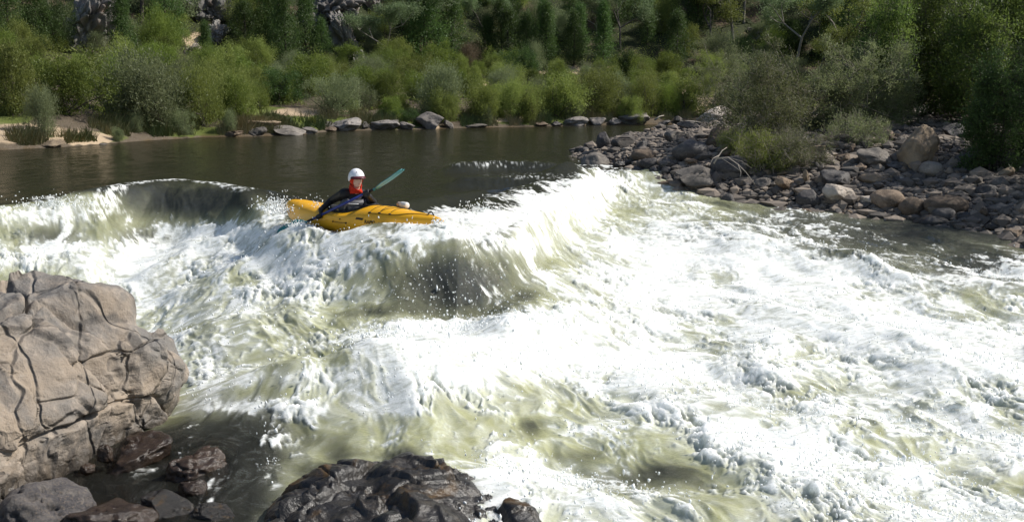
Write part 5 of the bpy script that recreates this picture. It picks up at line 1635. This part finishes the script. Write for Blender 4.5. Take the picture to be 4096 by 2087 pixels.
# shrubs and trees on the stony bar, near enough to show single leaves and twigs
def make_near(seed, w, h, M_, per, ln, wd, sig, up, stems, low=.0, tw=5, spread=.10):
    r = np.random.default_rng(seed); o = r.uniform(0, 40, 3)
    cc = []
    nl = max(4, int(3 + M_ / 45))
    lobes = [(r.normal() * .26 * w, r.normal() * .26 * w, r.uniform(.5, 1.0), r.uniform(.22, .36) * w) for _ in range(nl)] + [(0, 0, 1.0, .3 * w)]
    while len(cc) < M_:
        lx_, ly_, lh, lw = lobes[r.integers(len(lobes))]
        t = r.random() ** .85; an = r.uniform(0, 6.28)
        pr = math.sin(math.pi * (.10 + .84 * t)) ** .8
        bp = 1 + .55 * float(pn(np.array([math.cos(an) * 1.6 + o[0]]), np.array([math.sin(an) * 1.6 + o[1]]), t * 3 + o[2])[0])
        rr = lw * pr * bp * r.uniform(.05, 1) ** .5
        p = np.array([lx_ + rr * math.cos(an), ly_ + rr * math.sin(an), h * (low + (lh - low) * t) * (.86 + .22 * bp - .1) + (.10 * h * r.random() ** 3 if t > .75 else 0)])
        cc.append(p)
    cc = np.array(cc); segs = []; joints = []
    for i in range(stems):
        a = np.array([r.normal() * spread * w, r.normal() * spread * w, -.1]); tgt = cc[r.integers(M_)]
        prev, rr = a, .012 + .012 * r.random()
        for s_ in range(1, 5):
            t = s_ / 4; q = a + (tgt - a) * t + r.normal(size=3) * .06 * w * .5 + np.array([0, 0, .12 * h * math.sin(math.pi * t)])
            segs.append((prev, q, rr, rr * .75)); rr *= .75; prev = q; joints.append(q)
    joints = np.array(joints)
    for c_ in cc:
        jn = joints[np.argmin(np.linalg.norm(joints - c_, axis=1) + .5 * np.maximum(0, joints[:, 2] - c_[2]))]
        mid = (jn + c_) / 2 + r.normal(size=3) * .04
        segs += [(jn, mid, .005, .004), (mid, c_, .004, .0025)]
        for _ in range(tw): segs.append((c_ + r.normal(size=3) * .02, c_ + r.normal(size=3) * sig * 1.2 + np.array([0, 0, sig * .7]), .0028, .0016))
    idd = np.repeat(np.arange(M_), per)
    sg = sig * r.uniform(.5, 1.4, M_)
    p = cc[idd] + r.normal(size=(M_ * per, 3)) * sg[idd][:, None]
    outw = p - np.array([0, 0, h * .3]); outw /= np.linalg.norm(outw, axis=1)[:, None]
    v, f = leaves(p, ln, wd, r, up, outw, .8)
    t = r.random(M_)[idd] * .6 + r.random(len(p)) * .4
    fol = np_mesh("foliage", v, f, False, {"tint": np.repeat(t, 4)})
    v, f = twig_tubes(segs)
    return fol, np_mesh("stem", v, f)
BB = "shrubs and trees growing on the stony bar"
for i, (u, vb, w, h, M_, per, ln, wd, sg, up, st, lf, bk, ds, hero, nm, cat) in enumerate([
 (722, 118, 70, 76, 150, 150, .09, .020, .15, .9, 12, 'leaf_bank', 'twig', "grey twiggy shrub at the left end of the bar's thicket, behind the white slab", "grey twiggy shrub of the bar", "shrub", "shrub"),
 (768, 142, 92, 100, 270, 120, .075, .017, .11, .8, 18, 'leaf_bank', 'twig', "tangled grey-olive shrub above the tilted brown slab", "tangled grey-olive shrub", "shrub", "shrub"),
 (830, 132, 104, 92, 270, 120, .075, .017, .11, .8, 18, 'leaf_bank', 'twig', "wide grey-olive shrub with pale twigs in the middle of the bar", "wide twiggy shrub mid-bar", "shrub", "shrub"),
 (868, 128, 64, 84, 150, 150, .068, .015, .12, .8, 12, 'leaf_bank', 'twig', "grey-olive shrub between the wide twiggy one and the dark green trees", None, "shrub", "shrub"),
 (762, 172, 46, 38, 120, 100, .05, .012, .08, .9, 14, 'leaf_olive', 'twig', "low leafy shrub growing among the boulders near the water", "low leafy shrub", "shrub", "shrub"),
 (790, 152, 44, 28, 60, 60, .05, .009, .09, 1.0, 12, 'leaf_bank', 'twig', "low thin shrub with dry stalks behind the low leafy one", None, "shrub", "shrub"),
 (800, 166, 62, 34, 110, 90, .05, .010, .09, 1.0, 14, 'leaf_bank', 'twig', "low grey-green shrub spreading over the stones mid-bar", None, "shrub", "shrub"),
 (742, 152, 40, 30, 80, 80, .05, .010, .08, .9, 10, 'leaf_olive', 'twig', "small olive shrub hanging over the tilted brown slab", None, "shrub", "shrub"),
 (846, 142, 60, 30, 90, 80, .05, .010, .09, 1.0, 12, 'leaf_bank', 'twig', "low thin shrub in front of the wide twiggy one", None, "shrub", "shrub"),
 (893, 122, 54, 120, 230, 130, .085, .024, .13, .9, 12, 'leaf_river', 'bark', "slender dark green river tree left of the thick ones", "slender river tree", "river_tree", "tree"),
 (940, 116, 110, 155, 380, 130, .10, .028, .16, .7, 14, 'leaf_river', 'bark', "broad dark green river tree behind the huge tan boulder", "broad river tree", "river_tree", "tree"),
 (1000, 120, 100, 165, 380, 130, .10, .028, .16, .7, 14, 'leaf_river', 'bark', "tall dark river tree at the right end of the bar", "tall river tree at the right end", "river_tree", "tree"),
 (988, 172, 50, 112, 170, 110, .07, .018, .10, .5, 9, 'leaf_dark', 'bark_dark', "dark drooping sapling standing among the stones at far right", "dark drooping sapling", "river_tree", "tree"),
 (1024, 155, 60, 120, 170, 110, .07, .018, .11, .5, 9, 'leaf_dark', 'bark_dark', "dark leafy tree cut by the right edge of the view", None, "river_tree", "tree"),
 (1092, 190, 120, 200, 260, 140, .08, .020, .18, .5, 10, 'leaf_river', 'bark_dark', "tall river tree shading the right end of the bar", None, "river_tree", "tree"),
 (1120, 150, 150, 230, 260, 140, .08, .020, .22, .5, 10, 'leaf_river', 'bark_dark', "river tree behind the shading one on the right", None, "river_tree", "tree"),
]):
    p = hit(u, vb); s = np.hypot(p[1], p[2] - CAMZ) / F
    fol, stm = make_near(900 + i, w * s, h * s, M_, per, ln, wd, sg, up, st, .03 if nm == "river_tree" else .02)
    fol.materials.append(M[lf]); stm.materials.append(M[bk])
    o = empty(nm, (p[0], p[1], p[2] - .02))
    link("foliage", fol, None, o); link("stem" if nm == "shrub" else "trunk", stm, None, o)
    o["category"] = cat; o["group"] = BB
    things.append((o, ds, u, vb - h / 2, hero))

# undergrowth: one mass of low leaves over the far bank and slope
N = 150000
uu = rng.uniform(-80, 1110, N); s = rng.gamma(2.2, 9, N)
ysh = np.interp(uu, [q[0] for q in _far_px] + [1100], [P(*q)[1] for q in _far_px] + [58]) + s
xx = (uu - 512) / F * ysh
den = fbm(xx * .5, ysh * .5, 3.3, 3)
ok = (s > .6) & (s < 42) & (den > -.25)
xx, ysh, s, den = xx[ok], ysh[ok], s[ok], den[ok]
zz_ = gz(xx, ysh)
u0, v0 = proj(xx, ysh, zz_)
for a, b, c, d in sand_px:
    kx = (np.abs(u0 - a) < c) & (np.abs(v0 - b) < d); zz_ = np.where(kx, -9, zz_)
ok = (zz_ > -5) & ~((u0 < 105) & (s < 8))
xx, ysh, zz_, den, s = xx[ok], ysh[ok], zz_[ok], den[ok], s[ok]
hh = (.12 + .55 * np.clip(den + .25, 0, 1) * ss(1, 6, s)) * rng.random(len(xx)) ** .6
v, f = leaves(np.stack([xx, ysh, zz_ + hh], -1), .15, .045, rng, .6)
ug = link("undergrowth", np_mesh("undergrowth", v, f, False, {"tint": np.repeat(np.clip(.5 + den * .5 + rng.normal(size=len(xx)) * .25, 0, 1), 4)}), M['leaf_olive'])
tag(ug, "low scrub covering the ground between the far bank shrubs", None, None, "stuff")
# grass: tussocks and reeds along the water
N = 42000
uu = rng.uniform(-60, 720, N); s = np.abs(rng.normal(size=N)) * 1.6 + .1
ysh = np.interp(uu, [q[0] for q in _far_px], [P(*q)[1] for q in _far_px]) + s
xx = (uu - 512) / F * ysh
den = fbm(xx * .9, ysh * .9, 8.8, 3)
sand_here = ((np.abs(uu - 15) < 75) | (np.abs(uu - 88) < 22)) & (s > .9)
keepg = ((den > .05) & ~sand_here) | ((uu > 230) & (uu < 330) & (den > -.25)) | ((uu > 92) & (uu < 150) & (s > .8) & (den > -.3))
xx, ysh, den, uu = xx[keepg], ysh[keepg], den[keepg], uu[keepg]
zz_ = gz(xx, ysh); n = len(xx)
hg = rng.uniform(.08, .45, n) * (.5 + np.clip(den + .3, 0, 1))
bx = rng.normal(size=(n, 2)) * .35 * hg[:, None]
w_ = .016
v = np.stack([np.stack([xx - w_, ysh, zz_ - .02], -1), np.stack([xx + w_, ysh, zz_ - .02], -1), np.stack([xx + bx[:, 0] + .003, ysh + bx[:, 1], zz_ + hg], -1), np.stack([xx + bx[:, 0] - .003, ysh + bx[:, 1], zz_ + hg], -1)], 1).reshape(-1, 3)
k = NT("bank_grass")
c = k.mix(k.attr("tint"), (0.065, 0.10, 0.02), (0.30, 0.23, 0.11)); k.l(c, k.b.inputs["Base Color"]); k.b.inputs["Roughness"].default_value = .7
gt = np.clip(.45 + .6 * fbm(xx * .35, ysh * .35, 4.4, 2) + rng.normal(size=n) * .15, 0, 1)
gr = link("grass", np_mesh("grass", v, np.arange(n * 4).reshape(-1, 4), False, {"tint": np.repeat(gt, 4)}), k.m)
tag(gr, "green and tan tussock grass along the far water line", None, None, "stuff")
# ------------------------------------------------------------------ labels that single things out
NUM = ["first", "second", "third", "fourth", "fifth", "sixth", "seventh", "eighth", "ninth", "tenth", "eleventh", "twelfth"]
heroes = [(h, u, v) for (o, d, u, v, h) in things if h]
CUTS = [("open-crowned gum tree", "gum tree"), ("slope shrub", "shrub"), ("mid-sized ", ""), ("standing ", ""), ("medium ", ""), (" under the branches", ""),
        (" with the tan top", ""), (" above the helmet", ""), (" at the top left", ""), (" at the tip", ""), (" behind the slanting slab", ""), (" beside the biggest one", ""), (" right end", "")]
def shorten(t, most):
    for a, b in CUTS:
        if len(t.split()) <= most: break
        t = t.replace(a, b)
    return t
lab = {}
for (o, d, u, v, h) in things:
    if o.get("label"):
        lab.setdefault(o["label"], []).append((u, o)); continue
    if h or (d and len(d.split()) > 6):
        lab.setdefault(d, []).append((u, o)); continue
    best = min((x for x in heroes), key=lambda x: ((x[1] - u) ** 2 + (1.6 * (x[2] - v)) ** 2))
    du, dv = u - best[1], v - best[2]
    rel = ("right of" if du > 0 else "left of") if abs(du) > 1.3 * abs(dv) else ("in front of" if dv > 0 else "behind")
    lab.setdefault(shorten(f"{d} {rel} the {best[0]}", 12), []).append((u, o))
for t, items in lab.items():
    items.sort(key=lambda x: x[0])
    for i, (u, o) in enumerate(items):
        o["label"] = t if len(items) == 1 else f"{t}, {NUM[min(i, 11)]} from left"
